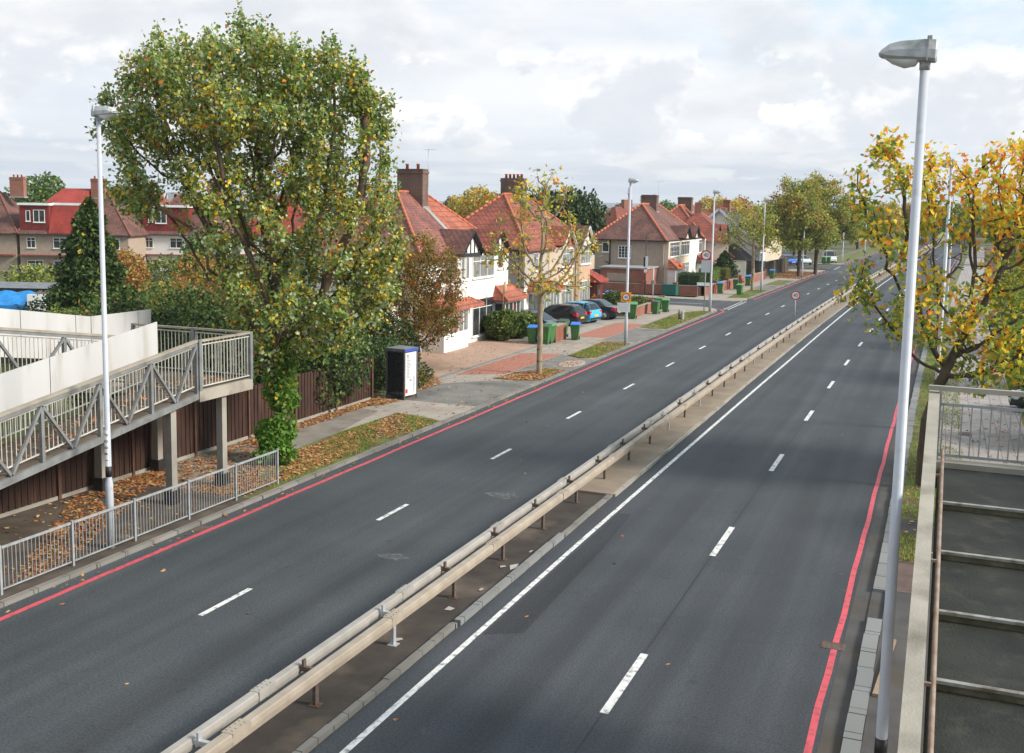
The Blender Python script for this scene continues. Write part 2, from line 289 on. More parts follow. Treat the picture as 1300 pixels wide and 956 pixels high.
# ------------------------------------------------------------------ foliage
OVAL = (np.array([(0,0,0),(.36,.5,.1),(0,1,0),(-.36,.5,.1)]), np.array([(0,1,2),(0,2,3)]))
def _lobe():
    v = [(0,.1,.0)]; a0 = -PI/2; tips = [(.25,.62),(-.38,.95),(PI/2-PI/2,1.)]
    P = []
    angs = [(-72,.62),(-50,.36),(-28,.92),(-8,.45),(0+22-22,1.05),(8,.45),(28,.92),(50,.36),(72,.62)]
    P = [(math.sin(R(a*1.7))*r*.62, .35+math.cos(R(a*1.7))*r*.65, -.10*abs(math.sin(R(a*1.7)))) for a, r in angs]
    P.append((0,-.25,0))
    V = np.array([(0,.35,.05)]+P); n = len(P)
    return V, np.array([(0,1+i,1+(i+1)%n) for i in range(n)])
LOBE = _lobe()
def leaves(name, P, size, mats, weights=None, tmpl=OVAL, parent=None, droop=.35, sizevar=.35, flat=0, clump=None):
    P = np.asarray(P); n = len(P); T, F = tmpl
    s = size*(1+sizevar*(rng.random(n)*2-1))
    # orientation: random frame; 'flat' biases the face normal upwards
    nz = rng.normal(size=(n,3)); nz[:,2] = nz[:,2] + flat*4 + .5
    nz /= np.linalg.norm(nz,axis=1)[:,None]
    d = rng.normal(size=(n,3)); d[:,2] -= droop*2; d -= nz*(d*nz).sum(1)[:,None]; d /= np.linalg.norm(d,axis=1)[:,None]
    x = np.cross(d,nz)
    V = P[:,None,:] + s[:,None,None]*(T[None,:,0,None]*x[:,None,:]+T[None,:,1,None]*d[:,None,:]+T[None,:,2,None]*nz[:,None,:])
    FF = F[None]+ (np.arange(n)*len(T))[:,None,None]
    if clump is not None: mi = clump
    else: mi = rng.choice(len(mats), n, p=None if weights is None else np.array(weights)/sum(weights))
    return np_mesh(name, V.reshape(-1,3), FF.reshape(-1,3), mats, np.repeat(mi, len(F)), parent)
def colonize(trunk, attract, D=.4, infl=3., kill=.8, maxit=90, bias=(0,0,.15)):
    nodes = [Vector(p) for p in trunk]; par = [-1]+list(range(len(trunk)-1))
    at = [Vector(a) for a in attract]; b = Vector(bias)
    for it in range(maxit):
        if not at: break
        kd = kdtree.KDTree(len(nodes))
        for i, p in enumerate(nodes): kd.insert(p, i)
        kd.balance(); pull = {}; keep = []
        for a in at:
            co, i, dist = kd.find(a)
            if dist < kill: continue
            keep.append(a)
            if dist < infl or it < 12: pull.setdefault(i, Vector()); pull[i] += (a-co).normalized()
        at = keep
        if not pull: break
        for i, v in pull.items():
            d = (v.normalized() + b + Vector((random.gauss(0,.12),random.gauss(0,.12),random.gauss(0,.08)))).normalized()
            nodes.append(nodes[i]+d*D); par.append(i)
    return nodes, par
def tree_mesh(nodes, par, tip=.012, base=.25, exp=2.3, sides=5):
    n = len(nodes); ch = [0]*n; w = [0.]*n
    for i in range(n-1,0,-1):
        if w[i] == 0: w[i] = 1.
        w[par[i]] += w[i]
    mx = max(w); rad = [max(tip, base*(max(x,1)/mx)**(1/exp)) for x in w]
    V = []; F = []; k = sides
    ang = [2*PI*j/k for j in range(k)]
    for i in range(1,n):
        a, b = nodes[par[i]], nodes[i]; d = (b-a)
        if d.length < 1e-5: continue
        d.normalize(); u = Vector((0,0,1)) if abs(d.z)<.9 else Vector((1,0,0)); r = d.cross(u).normalized(); u = r.cross(d)
        ra = min(rad[par[i]], rad[i]*1.25); rb = rad[i]; o = len(V); bb = b + d*rb*.5
        for p, q in ((a,ra),(bb,rb)):
            for t in ang: V.append(p+(r*math.cos(t)+u*math.sin(t))*q)
        for j in range(k): F.append((o+j,o+(j+1)%k,o+k+(j+1)%k,o+k+j))
    return V, F, rad
def in_blobs(blobs, n, rough=.25, shell=0.):
    """points in a union of ellipsoids (x,y,z,rx,ry,rz)"""
    vol = np.array([b[3]*b[4]*b[5] for b in blobs]); vol = vol/vol.sum(); out = []
    for b, k in zip(blobs, (vol*n).astype(int)+1):
        d = rng.normal(size=(k,3)); d /= np.linalg.norm(d,axis=1)[:,None]
        r = (shell+(1-shell)*rng.random(k)**(1/3.))*(1+rough*np.sin(d[:,0]*5+b[0])*np.cos(d[:,1]*4+b[1]*3)*np.sin(d[:,2]*6))
        out.append(np.array(b[:3])+d*r[:,None]*np.array(b[3:]))
    return np.concatenate(out)
def make_tree(name, loc, trunk, blobs, n_att, leaf_n, leaf_size, mats, weights, bark, base=.2, label=None, cat='tree', group=None,
              D=.4, kill=.8, infl=3., tmpl=OVAL, spread=.35, tips_only=.05, rz=0, bias=(0,0,.15), patchy=None, tip=.012, sides=5, clumps=False, dens=None, shell=0.):
    root = empty(name, loc, rz, label, cat, group)
    att = in_blobs(blobs, n_att, shell=shell)
    nodes, par = colonize(trunk, att, D, infl, kill, bias=bias)
    V, F, rad = tree_mesh(nodes, par, tip, base, sides=sides)
    t = np_mesh('trunk', [tuple(v) for v in V], F, bark, parent=root, smooth=True)
    idx = [i for i in range(len(trunk), len(nodes)) if rad[i] <= max(tips_only, tip*1.5)]
    if idx and leaf_n:
        pick = rng.choice(idx, leaf_n)
        shoots = None
        if clumps:
            zz = np.array([nodes[i].z for i in idx]); hi = [i for i, z_ in zip(idx, zz) if z_ > 9.3 and rad[i] < min(rad[1:])*1.3]
            sh = rng.choice(hi, 420); sp_ = []
            sm_ = MB()
            for i in sh:
                L_s = rng.uniform(.25,.85); p0 = nodes[i]; dr_ = Vector((rng.normal()*.12, rng.normal()*.12, 1)); sm_.tube([p0, p0+dr_*L_s],[.008,.004],3,False)
                for q in range(int(18*L_s)+4): t_ = rng.random(); sp_.append(tuple(p0+dr_*L_s*t_+Vector(rng.normal(size=3))*.06*(1.25-t_)))
            leaves('shoot_leaves', np.array(sp_), leaf_size*.95, [LG,LS,LO,LD], [4,3,2,1], tmpl, root, droop=-.6)
        NP = np.array([tuple(v) for v in nodes])
        if dens is not None:
            keep = np.array([dens(*NP[i]) for i in pick]) > rng.random(len(pick)); pick = pick[keep]
        P = NP[pick] + rng.normal(size=(len(pick),3))*spread*.6
        mi = None
        if patchy is not None: mi = patchy(P, pick)
        leaves('crown', P, leaf_size, mats, weights, tmpl, root, clump=mi)
    return root
def shrub(name, loc, blobs, n, size, mats, weights, label, cat='shrub', group=None, stem=.03, core=.72, droop=.1, bark=None, tmpl=OVAL, rz=0):
    root = empty(name, loc, rz, label, cat, group)
    P = in_blobs(blobs, n, .22, .55); P = P[P[:,2] > .02]
    leaves('foliage', P, size, mats, weights, tmpl, root, droop=droop)
    mb = MB()
    for b in blobs:
        for k in range(3):
            a = random.random()*6.3
            mb.tube([(b[0]*.4+.06*math.cos(a), b[1]*.4+.06*math.sin(a), 0), (b[0]*.8, b[1]*.8, b[2]*.5), (b[0]+b[3]*.4*math.cos(a), b[1]+b[4]*.4*math.sin(a), b[2]+b[5]*.4)], [stem, stem*.8, stem*.4], 5)
    mb.build('stem', bark or M['bark_dark'], root)
    return root
def noise1(P, s, seed=0.):
    return (np.sin(P[:,0]*s+seed)*np.cos(P[:,1]*s*1.3+seed*2)+np.sin(P[:,2]*s*1.1+P[:,0]*s*.7+seed*3)*.7)/1.7

# ================================================================== SETTING
def dx(y): return 0. if y < 40 else (1.3*((y-40)/100)**2 if y < 150 else 1.573+.0286*(y-150))
YS = [-12] + list(range(-5, 150, 5)) + list(range(150, 420, 15))
def strip(name, xa, xb, z, m, y0=-12, y1=420, z2=None, uneven=0, kind='structure'):
    ys = [y0]+[y for y in YS if y0 < y < y1]+[y1]; mb = MB()
    if uneven:
        ys = list(np.arange(y0, y1, 1.5))+[y1]
    def X(v, y): return (v(y) if callable(v) else v)+dx(y)
    V = []; F = []
    for y in ys:
        w = uneven*(math.sin(y*1.7)+math.sin(y*.83+2))*.5 if uneven else 0
        V += [(X(xa,y)+w, y, z), (X(xb,y)+w, y, z)]
    for i in range(len(ys)-1): F.append((2*i,2*i+1,2*i+3,2*i+2))
    if z2 is not None:   # solid down to z2
        o = len(V); V += [(a,b,z2) for a,b,_ in V]
        n = len(ys)
        for i in range(n-1):
            F.append((2*i+3,2*i+1,o+2*i+1,o+2*i+3)); F.append((2*i,2*i+2,o+2*i+2,o+2*i))
        F.append((0,o,o+1,1)); F.append((2*n-2,2*n-1,o+2*n-1,o+2*n-2))
    mb.add(V, F); return tag(mb.build(name, m), kind=kind)
def sheet(name, pts, z, m, kind='structure', off=True):
    mb = MB(); mb.poly([(x+(dx(y) if off else 0), y, z) for x, y in pts]); return tag(mb.build(name, m), kind=kind)
def rect(name, x0, x1, y0, y1, z, m): return sheet(name, [(x0,y0),(x1,y0),(x1,y1),(x0,y1)], z, m)

mb = MB(); mb.poly([(-5000,-3000,-.06),(5000,-3000,-.06),(5000,6500,-.06),(-5000,6500,-.06)]); tag(mb.build('ground', M['ground']), kind='structure')
strip('road', -17.36, -9.98, 0, M['road_left'])
strip('road', -8.62, -.98, 0, M['road_right'])
# dashes
mb = MB()
def dash(mb, x, y, L, w=.13, z=.005):
    mb.poly([(x-w/2+dx(y),y,z),(x+w/2+dx(y),y,z),(x+w/2+dx(y+L),y+L,z),(x-w/2+dx(y+L),y+L,z)])
for yc in [10.3,17.87,25.2,32.9,40.55,48.4,56.4,64.5,72.5,80.5]+[88.6+8.1*i for i in range(24)]: dash(mb, -13.47 if yc<45 else -13.4, yc-.85, 1.7)
for yc in [8.9,17.6,26.5,35.85,45.,53.7,62.2,71.4]+[80.4+8.95*i for i in range(26)]: dash(mb, -4.76, yc-1.3, 2.6 if yc < 40 else 2.4, .15)
tag(mb.build('road_marking', M['white_line']), kind='structure')
strip('road_marking', lambda y: -8.07 + (.0 if y<25 else min((y-25)*.006,.22)), lambda y: -7.95+ (.0 if y<25 else min((y-25)*.006,.22)), .0055, M['white_line'], 3)
strip('red_line', -16.98, -16.83, .005, M['red_line'], -12, 88.5, uneven=.02)
strip('red_line', -16.98, -16.83, .005, M['red_line'], 102, 158, uneven=.02)
strip('red_line', -16.98, -16.83, .005, M['red_line'], 178, 330, uneven=.02)
strip('red_line', -1.55, -1.43, .005, M['red_line'], -12, 300, uneven=.022)
sheet('asphalt_patch', [(-7.9,18.5),(-7.2,18.9),(-7.35,24.7),(-7.5,27.8),(-7.87,27.8)], .003, M['asph_patch'])
strip('road_seam', -4.79, -4.765, .0032, M['asph_patch'], -12, 90)
# channel beside right kerb: rust-stained darker band
strip('gutter_channel', -1.36, -1.0, .0035, M['asph_dark'])
# median
strip('median', -9.98, -8.62, .045, M['median'], -12, 420, -.05)
strip('median_slab', -9.9, -8.5, .11, M['median_conc'], 29.2, 420, .0)
mb = MB()   # pale kerb upstands along the median edge
def kerbrun(name, xa, xb, h, m, y0, y1, gaps=(), step=.915):
    mb = MB(); y = y0
    while y < y1:
        if not any(a < y < b for a, b in gaps):
            j = random.uniform(-.012,.012); dz = random.uniform(-.008,.008)
            mb.box(xa+dx(y)+j, xb+dx(y)+j, y+.008, min(y+step-.008, y1), -.05, h+dz)
        y += step
        if y > 120: step = 4.
    return tag(mb.build(name, m), kind='structure')
kerbrun('kerb', -8.62, -8.5, .10, M['kerb'], -8, 18.6)
kerbrun('kerb', -8.62, -8.48, .12, M['kerb_pale'], 18.7, 25)
kerbrun('kerb', -8.62, -8.49, .085, M['kerb'], 25.1, 29.2)
kerbrun('kerb', -8.5, -8.4, .09, M['conc'], 29.3, 400)
kerbrun('kerb', -17.50, -17.36, .10, M['kerb'], -10, 88.)
kerbrun('kerb', -17.50, -17.36, .10, M['kerb'], 102, 158)
kerbrun('kerb', -17.50, -17.36, .10, M['kerb'], 178, 300)
kerbrun('kerb', -1.0, -.72, .10, M['kerb_pale'], -6, 300, ((21.6,23.3),(8,9)))
strip('gutter_channel', -1.02, -.70, .03, M['asph_dark'])
# --- left verge and footway (top at .09)
Z0 = .09; Z1 = .096
strip('pavement', -22.15, -17.50, Z0, M['slab'], -12, 88.4, -.05)
strip('pavement', -22.15, -17.50, Z0, M['slab'], 101.2, 158.5, -.05)
strip('pavement', -22.15, -17.50, Z0, M['slab'], 178, 320, -.05)
rect('verge_soil', -22.12, -17.52, -10, 24.4, Z1, M['dirt'])
sheet('verge_grass', [(-17.54,24.4),(-17.54,36.6),(-18.6,37.1),(-19.75,37.3),(-19.9,33),(-19.75,29.5),(-19.6,24.4)], Z1, M['grass'])
sheet('trodden_path', [(-19.6,24.4),(-19.75,29.5),(-19.9,33),(-20.6,37.3),(-22.1,37.3),(-22.1,24.4)], Z1, mat('worn_footway', (.19,.16,.13), .95, (.25,.22,.18), 1.5, 8, (.3,.7), .3, 40, col3=(.12,.09,.065), scale3=.7))
sheet('forecourt', [(-17.53,40.0),(-17.53,47.4),(-19.7,46.3),(-21.95,43.6),(-22.1,40.0)], Z1, M['asph_foot'])
sheet('verge_soil', [(-17.53,47.5),(-17.53,51.2),(-18.6,51.3),(-19.5,49.5),(-19.75,46.9),(-18.6,46.9)], Z1, M['soil'])
sheet('block_paving', [(-19.75,48.6),(-21.85,47.2),(-21.85,56.0),(-19.75,56.8)], Z1, M['pinkblock'])
sheet('forecourt', [(-17.53,51.3),(-17.53,55.7),(-19.7,56.7),(-19.7,49.6),(-18.6,51.4)], Z1, M['asph_foot'])
sheet('verge_grass', [(-17.54,56.2),(-17.54,63.4),(-18.4,64.0),(-19.4,63.6),(-19.2,56.3),(-18.3,55.7)], Z1, M['grass'])
sheet('forecourt', [(-17.53,64),(-17.53,71.6),(-19.7,71.9),(-19.7,64)], Z1, M['asph_foot'])
rect('block_paving', -21.9, -19.75, 65.2, 74.6, Z1, M['pinkblock'])
sheet('verge_grass', [(-17.60,72.2),(-17.6,87.0),(-18.6,87.4),(-19.8,84.5),(-19.7,72.5),(-18.4,71.8)], Z1, M['grass'])
sheet('verge_grass', [(-17.6,102.5),(-17.6,114.5),(-18.9,114.5),(-19.7,108),(-19.4,101.6)], Z1, M['grass'])
sheet('forecourt', [(-17.6,115),(-17.6,121.5),(-19.7,121.5),(-19.7,115)], Z1, M['asph_foot'])
sheet('verge_grass', [(-17.6,122),(-17.6,132),(-19.5,132),(-19.5,122)], Z1, M['grass'])
sheet('verge_soil', [(-17.6,136),(-17.6,152),(-22.,152),(-21.9,136)], Z1, M['soil'])
sheet('verge_grass', [(-17.6,182),(-17.6,300),(-22.,300),(-21.9,182)], Z1, M['grass'])
# side roads
def side_road(yc, w, x1=-95):
    r = 3.2
    pts = [(-17.36,yc-w/2-r)]
    for k in range(7):
        a = k/6*PI/2; pts.append((-17.36-r+r*math.cos(a), yc-w/2-r+r*math.sin(a)))
    pts += [(x1,yc-w/2),(x1,yc+w/2)]
    for k in range(7):
        a = k/6*PI/2; pts.append((-17.36-r+r*math.sin(a), yc+w/2+r-r*math.cos(a)))
    mb = MB(); mb.poly([(x+dx(y), y, .0) for x, y in pts]); tag(mb.build('side_road', M['road_left']), kind='structure')
side_road(94.8, 7.0)
side_road(168, 8.)
for y in (88.4, 101.2):    # corner pavements
    s = 1 if y < 90 else -1
    pts = [(-20.56,y+s*2.95),(-95,y+s*2.95),(-95,y+s*.9),(-22.15,y+s*.9),(-22.15,y),(-17.5,y)] + [(-20.56+3.06*math.cos(a), y-.2*s+s*3.1*math.sin(a)) for a in (.2,.5,.8,1.1,1.4)]
    if s > 0: pts = pts[::-1]
    mb = MB(); mb.prism([(x+dx(yy), yy) for x, yy in pts], -.05, Z0-.002); tag(mb.build('pavement', M['slab']), kind='structure')
sheet('red_line', [(-17.0,88.4),(-17.6,90.2),(-18.8,91.3),(-21,91.55),(-30,91.55),(-30,91.67),(-21,91.67),(-18.7,91.42),(-17.45,90.3),(-16.86,88.4)][::-1], .006, M['red_line'])
mb = MB()
for i in range(9): mb.box(-17.1+dx(92)-.0, -16.95+dx(92), 90.6+i*1.0, 91.2+i*1.0, .0, .006)
for i in range(9): mb.box(-17.45+dx(92), -17.3+dx(92), 90.6+i*1.0, 91.2+i*1.0, .0, .006)
for i in range(8): mb.box(-17.1+dx(168), -16.9+dx(168), 163.6+i*1.2, 164.3+i*1.2, .0, .006)
mb.box(-24,-19.5,94.75,94.87,0,.006)
tag(mb.build('road_marking', M['white_line']), kind='structure')
# driveways and gardens behind the footway (top .1)
rect('driveway', -27.4, -22.16, 41.2, 61.6, .08, M['driveblock'])
mb = MB(); mb.box(-22.16,-21.96,43.4,62,0,.13); tag(mb.build('kerb', M['kerb_pale']), kind='structure')
rect('driveway', -27.3, -22.16, 61.6, 79.4, .08, mat('concrete_drive', (.27,.25,.22), .9, (.34,.31,.27), 1, 8, (.3,.7), .3, 40, col3=(.18,.165,.14), scale3=.6))
rect('garden_ground', -34, -22.16, 79.4, 90.2, .08, M['grass'])
rect('garden_ground', -34, -21.6, 101.9, 158, .08, M['grass'])
rect('garden_ground', -60, -22.16, -12, 41.2, .05, M['grass'])
rect('garden_ground', -90, -27.4, 41.2, 90.2, .05, M['grass'])
# right verge and footway
strip('verge_grass', -.72, 1.05, .09, M['grass'], 30.3, 300, -.05)
strip('pavement', -.72, .2, .09, M['asph_dark'], -12, 30.3, -.05)
strip('verge_grass', -.70, -.12, .096, M['soil'], 26.4, 28.9)
strip('block_paving', -.70, -.15, .096, mat('dark_setts', (.09,.06,.05), .9, (.13,.085,.07), 5), 24.2, 26.3)
strip('pavement', .2, 3.3, .095, M['slab_grey'], -12, 300, -.05)
strip('verge_soil', 3.3, 30, .09, M['soil'], -12, 300, -.05)

# manholes, drain, patches
mb = MB(); mb.prism([(-17.95+.72*math.cos(a)*.85, 53.5+1.35*math.sin(a)) for a in np.linspace(0,2*PI,24,endpoint=False)], .09, .108)
tag(mb.build('filled_planting_circle', mat('cobbled_disc', (.3,.2,.15), .9, (.42,.38,.34), 6, 6, (.35,.65), .5, 30)), 'round patch of cobbles with fallen leaves set in the asphalt verge', 'paving circle')
mb = MB(); mb.box(-17.3,-17.0,21.55,22.0,0,.006)
tag(mb.build('drain_cover', M['rust']), 'small rusty drain grating in the road edge beside the railing', 'drain cover')
mb = MB(); mb.box(-1.75,-1.3,20.6,20.95,.001,.008)
for i in range(5): mb.box(-1.73+i*.09,-1.70+i*.09,20.62,20.93,.008,.014)
tag(mb.build('drain_cover', M['rust']), 'iron drain grating across the red line at the right kerb', 'drain cover')
mb = MB(); mb.box(.33,.75,43,43.7,.095,.103)
tag(mb.build('inspection_cover', M['rust'], loc=(.6,0,0)), 'small square inspection cover in the paved footway beyond the ramp railing', 'manhole cover')
# yellow-brown timber offcut beside the kerb
mb = MB(); mb.bar((-.63,18.6,.12),(-.45,21.2,.14),.1,.05); tag(mb.build('timber_batten', mat('weathered_timber', (.33,.24,.15), .8, (.25,.18,.11), 4)), 'pale timber batten lying beside the kerb at the foot of the ramp', 'timber')

# ------------------------------------------------------------------ lettering
def lettering(body, size, m, parent, loc, rot, name='lettering', sx=1., ext=.002):
    cu = bpy.data.curves.new('t', 'FONT'); cu.body = body; cu.size = size; cu.align_x = 'CENTER'; cu.align_y = 'CENTER'; cu.extrude = ext
    o = bpy.data.objects.new('t', cu); COL.objects.link(o)
    dg = bpy.context.evaluated_depsgraph_get(); me = bpy.data.meshes.new_from_object(o.evaluated_get(dg))
    COL.objects.unlink(o); bpy.data.objects.remove(o)
    me.name = name; me.materials.clear(); me.materials.append(m)
    r = bpy.data.objects.new(name, me); COL.objects.link(r); r.parent = parent; r.location = loc; r.rotation_euler = rot; r.scale = (sx,1,1)
    return r
M['ink'] = mat('black_lettering', (.02,.02,.022), .6); M['sign_white'] = mat('sign_white', (.78,.78,.77), .5); M['sign_red'] = mat('sign_red', (.62,.03,.035), .5); M['sign_yellow'] = mat('sign_yellow', (.85,.40,.02), .5); M['sign_grey'] = mat('sign_back_grey', (.33,.34,.35), .6)

# ------------------------------------------------------------------ street lamps
def street_lamp(loc, H, face, label, big=True, number=None, sc=1.):
    """face: +1 head points to +X, -1 to -X"""
    root = empty('street_lamp', loc, 0 if face > 0 else PI, label, 'street lamp', 'street lamps along the dual carriageway')
    mb = MB()
    if big: mb.tube([(0,0,0),(0,0,1.55),(0,0,1.68),(0,0,H)], [.092,.092,.068,.048], 20)
    else: mb.tube([(0,0,0),(0,0,1.5),(0,0,1.6),(0,0,H)], [.11,.11,.085,.06], 10)
    mb.build('pole', M['lamp_grey'], root)
    mb = MB(); mb.tube([(0,0,1.73),(0,0,1.98)], .0745, 16); mb.build('dark_band', M['black'], root)
    mb = MB()
    mb.tube([(0,0,H-.04),(0.0,0,H+.08)], [.056,.06], 12)
    mb.add([(-.04,-.05,H-.02),(.12,-.05,H+.1),(.12,.05,H+.1),(-.04,.05,H-.02),(-.08,-.06,H+.1),(-.08,.06,H+.1)], [(0,1,4),(3,5,2),(0,3,2,1),(0,4,5,3),(4,1,2,5)])
    mb.build('bracket', M['lamp_head'], root)
    mb = MB()   # housing profile lofted
    prof = [(-.14,.07,.31,.12),(-.12,.05,.335,.14),(.02,.065,.345,.155),(.06,.065,.34,.16),(.30,.085,.33,.16),(.44,.10,.30,.15),(.54,.13,.23,.12),(.57,.15,.19,.08)]
    V = []; n = 8
    for x, zb, zt, w in [(a_*.86,b_*.86,c_*.86,d_*.86) for a_,b_,c_,d_ in prof]:
        V += [(x,-w*.75,H+zb),(x,-w,H+zb+.03),(x,-w*.97,H+(zb+zt)/2),(x,-w*.6,H+zt-.01),(x,w*.6,H+zt-.01),(x,w*.97,H+(zb+zt)/2),(x,w,H+zb+.03),(x,w*.75,H+zb)]
    F = [(i*n+k,i*n+(k+1)%n,(i+1)*n+(k+1)%n,(i+1)*n+k) for i in range(len(prof)-1) for k in range(n)]
    F += [tuple(range(n))[::-1], tuple((len(prof)-1)*n+k for k in range(n))]
    mb.add(V, F); mb.box(-.03,-.012,-.14,.14,H+.045,H+.302)
    mb.box(-.06,-.01,-.03,.03,H+.29,H+.33)
    mb.build('lamp_housing', M['lamp_head'], root)
    mb = MB(); V = []; n = 10
    for x, dz, w in [(.06,.0,.10),(.10,-.07,.11),(.215,-.10,.11),(.34,-.065,.10),(.45,.005,.07)]:
        for k in range(n+1):
            a = PI*k/n; V.append((x, -w*math.cos(a), H+.068+(x-.06)*.1+dz*math.sin(a)-.0))
    F = [(i*(n+1)+k,i*(n+1)+k+1,(i+1)*(n+1)+k+1,(i+1)*(n+1)+k) for i in range(4) for k in range(n)]
    mb.add(V, F, True); mb.build('lamp_bowl', M['bowl'], root)
    if number:
        mb = MB()
        for k in range(10):
            a0 = -.9+k*.18; a1 = a0+.18
            mb.add([(.0765*math.sin(a), -.0765*math.cos(a), z) for a, z in ((a0,1.99),(a1,1.99),(a1,2.85),(a0,2.85))], [(0,1,2,3)])
        pl = mb.build('number_plate', M['sign_white'], root)
        for i, c in enumerate(number):
            lettering(c, .13, M['ink'], pl, (.012,-.079,2.74-i*.15), (PI/2,R(90),R(12)))
    return root
street_lamp((-17.92,19.42,.09), 10.0, 1, 'tall grey street lamp in front of the footbridge ramp on the left', number='F0061')
street_lamp((-17.61,62.53,.09), 9.7, 1, 'street lamp carrying the yellow backed speed sign', False)
street_lamp((-17.48,86.95,.09), 9.5, 1, 'street lamp on the grass tip beside the side road corner', False)
street_lamp((-17.33,112.06,.09), 9.2, 1, 'street lamp right behind the pale sparse roadside tree', False)
street_lamp((-16.56,139.39,.09), 9.1, 1, 'street lamp in front of the big brown tree', False)
street_lamp((-15.4,182,.09), 9.0, 1, 'distant street lamp past the white van on the left kerb', False)
street_lamp((-14.2,215,.09), 9.0, 1, 'farthest small street lamp on the left kerb', False)
street_lamp((-.34,13.0,.09), 9.83, -1, 'tall grey street lamp nearest the camera on the right')
street_lamp((.02,44.0,.09), 9.95, -1, 'street lamp seen through the yellow leaves of the right hand tree', False)
street_lamp((.35,88.0,.09), 9.95, -1, 'smaller street lamp farther back behind the right hand tree', False)

# ------------------------------------------------------------------ crash barrier
root = empty('crash_barrier', (-9.35,30,0), 0, 'long double rail crash barrier on short dark posts along the central reservation', 'crash barrier')
def beamrun(name, xc, w, z0, z1, m, y0, y1, seg=4.8):
    mb = MB(); y = y0; prof = [(-w/2,z0),(w/2,z0),(w/2+.012,(z0+z1)/2),(w/2,z1-.015),(w/2-.02,z1),(-w/2+.02,z1),(-w/2,z1-.015)]
    n = len(prof)
    while y < y1:
        e = min(y+seg,y1); j = random.uniform(-.008,.008); V = []
        for yy in (y+.003,e-.003): V += [(xc+dx(yy)+px+j+9.35, yy-30, pz) for px, pz in prof]
        mb.add(V, [(k,(k+1)%n,n+(k+1)%n,n+k) for k in range(n)]+[tuple(range(n))[::-1],tuple(range(n,2*n))])
        if y < 60:   # fish plates with bolts
            mb.box(xc+dx(y)-w/2-.006+9.35, xc+dx(y)+w/2+.018+9.35, y-.22-30, y+.22-30, z0+.02, z1+.008)
            for a in (-.15,-.06,.06,.15):
                for b in (-.05,.05): mb.box(xc+dx(y)+b-.012+9.35, xc+dx(y)+b+.012+9.35, y+a-.012-30, y+a+.012-30, z1+.008, z1+.022)
        y += seg
    return mb.build(name, m, root)
beamrun('rail', -9.13, .18, .53, .72, M['barrier'], 2.7, 300)
beamrun('rail', -9.58, .16, .53, .70, M['barrier_far'], 4.0, 300)
ys = [3.7+2.71*i for i in range(96)]
for y in ys:
    mb = MB(); x = dx(y)
    mb.box(-.03+.15+x, .03+.15+x, -.05, .05, .03, .56); mb.box(-.09+.15+x, .09+.15+x,-.09,.09,.03,.06)
    mb.box(-.30+x, .18+x, -.035,.035,.60,.68)
    mb.box(-.09+x, -.05+x, -.04,.04,.62,.80) 
    mb.build('post', M['rust'] if random.random()<.75 else M['galv'], root, (0, y-30, .0))
# median litter & patches
mb = MB()
for x,y,s in [(-9.0,19.3,.12),(-8.85,20.6,.09),(-9.0,22.2,.1),(-8.75,22.3,.16),(-9.2,17.5,.1),(-8.8,23.5,.08)]:
    a = random.random()*3; mb.poly([(x+s*math.cos(a+t)*random.uniform(.5,1), y+s*math.sin(a+t)*random.uniform(.6,1.6), .052+random.random()*.02) for t in (0,1.4,3,4.4)])
tag(mb.build('litter', mat('dirty_paper', (.42,.40,.36), .9, (.3,.28,.25), 9)), kind='stuff')
for cx_, cy_, r_ in ((-11.4,28.1,.5),(-11.7,21.9,.33)):
    mb = MB(); mb.poly([(cx_+r_*1.1*(1+.22*math.sin(k*.9+cx_)+.12*math.sin(k*2.2))*math.cos(k/28*2*PI), cy_+r_*.7*(1+.2*math.cos(k*1.1)+.12*math.sin(k*2.7))*math.sin(k/28*2*PI), .0038) for k in range(28)])
    tag(mb.build('road_stain', mat('chalky_stain', (.055,.06,.065), .85, (.12,.12,.115), 7, 9, (.45,.65))), kind='structure')

# ------------------------------------------------------------------ pedestrian guardrail
root = empty('pedestrian_guardrail', (-17.75,16,.09), 0, 'grey pedestrian railing with upright bars along the left kerb', 'railing')
for i in range(13):
    y0 = 26.05-2*(i+1)-16; y1 = y0+2
    mb = MB(); mb.box(-.02,.02,y0+.05,y1-.05,.98,1.03); mb.box(-.015,.015,y0+.05,y1-.05,.1,.13)
    k = 18
    for j in range(k):
        y = y0+.05+(j+.5)*(1.9/k); mb.box(-.007,.007,y-.007,y+.007,.13,.98)
    mb.build('panel', M['rail_grey'], root)
    mb = MB(); mb.box(-.028,.028,y1-.028,y1+.028,-.05,1.06); mb.build('post', M['rail_grey'], root)

# ------------------------------------------------------------------ footbridge ramp
root = empty('footbridge_ramp', (-21,25,.09), 0, 'steel and concrete footbridge ramp with a railed landing above the brown fence', 'footbridge ramp')
O = Vector((-21,25,.09))
def L_(x,y,z): return (x-O.x, y-O.y, z-O.z)
s1 = .134; s2 = .155
def zb(y): return 2.87-(23.9-y)*s1      # bottom chord of the lower ramp
yend = 4.
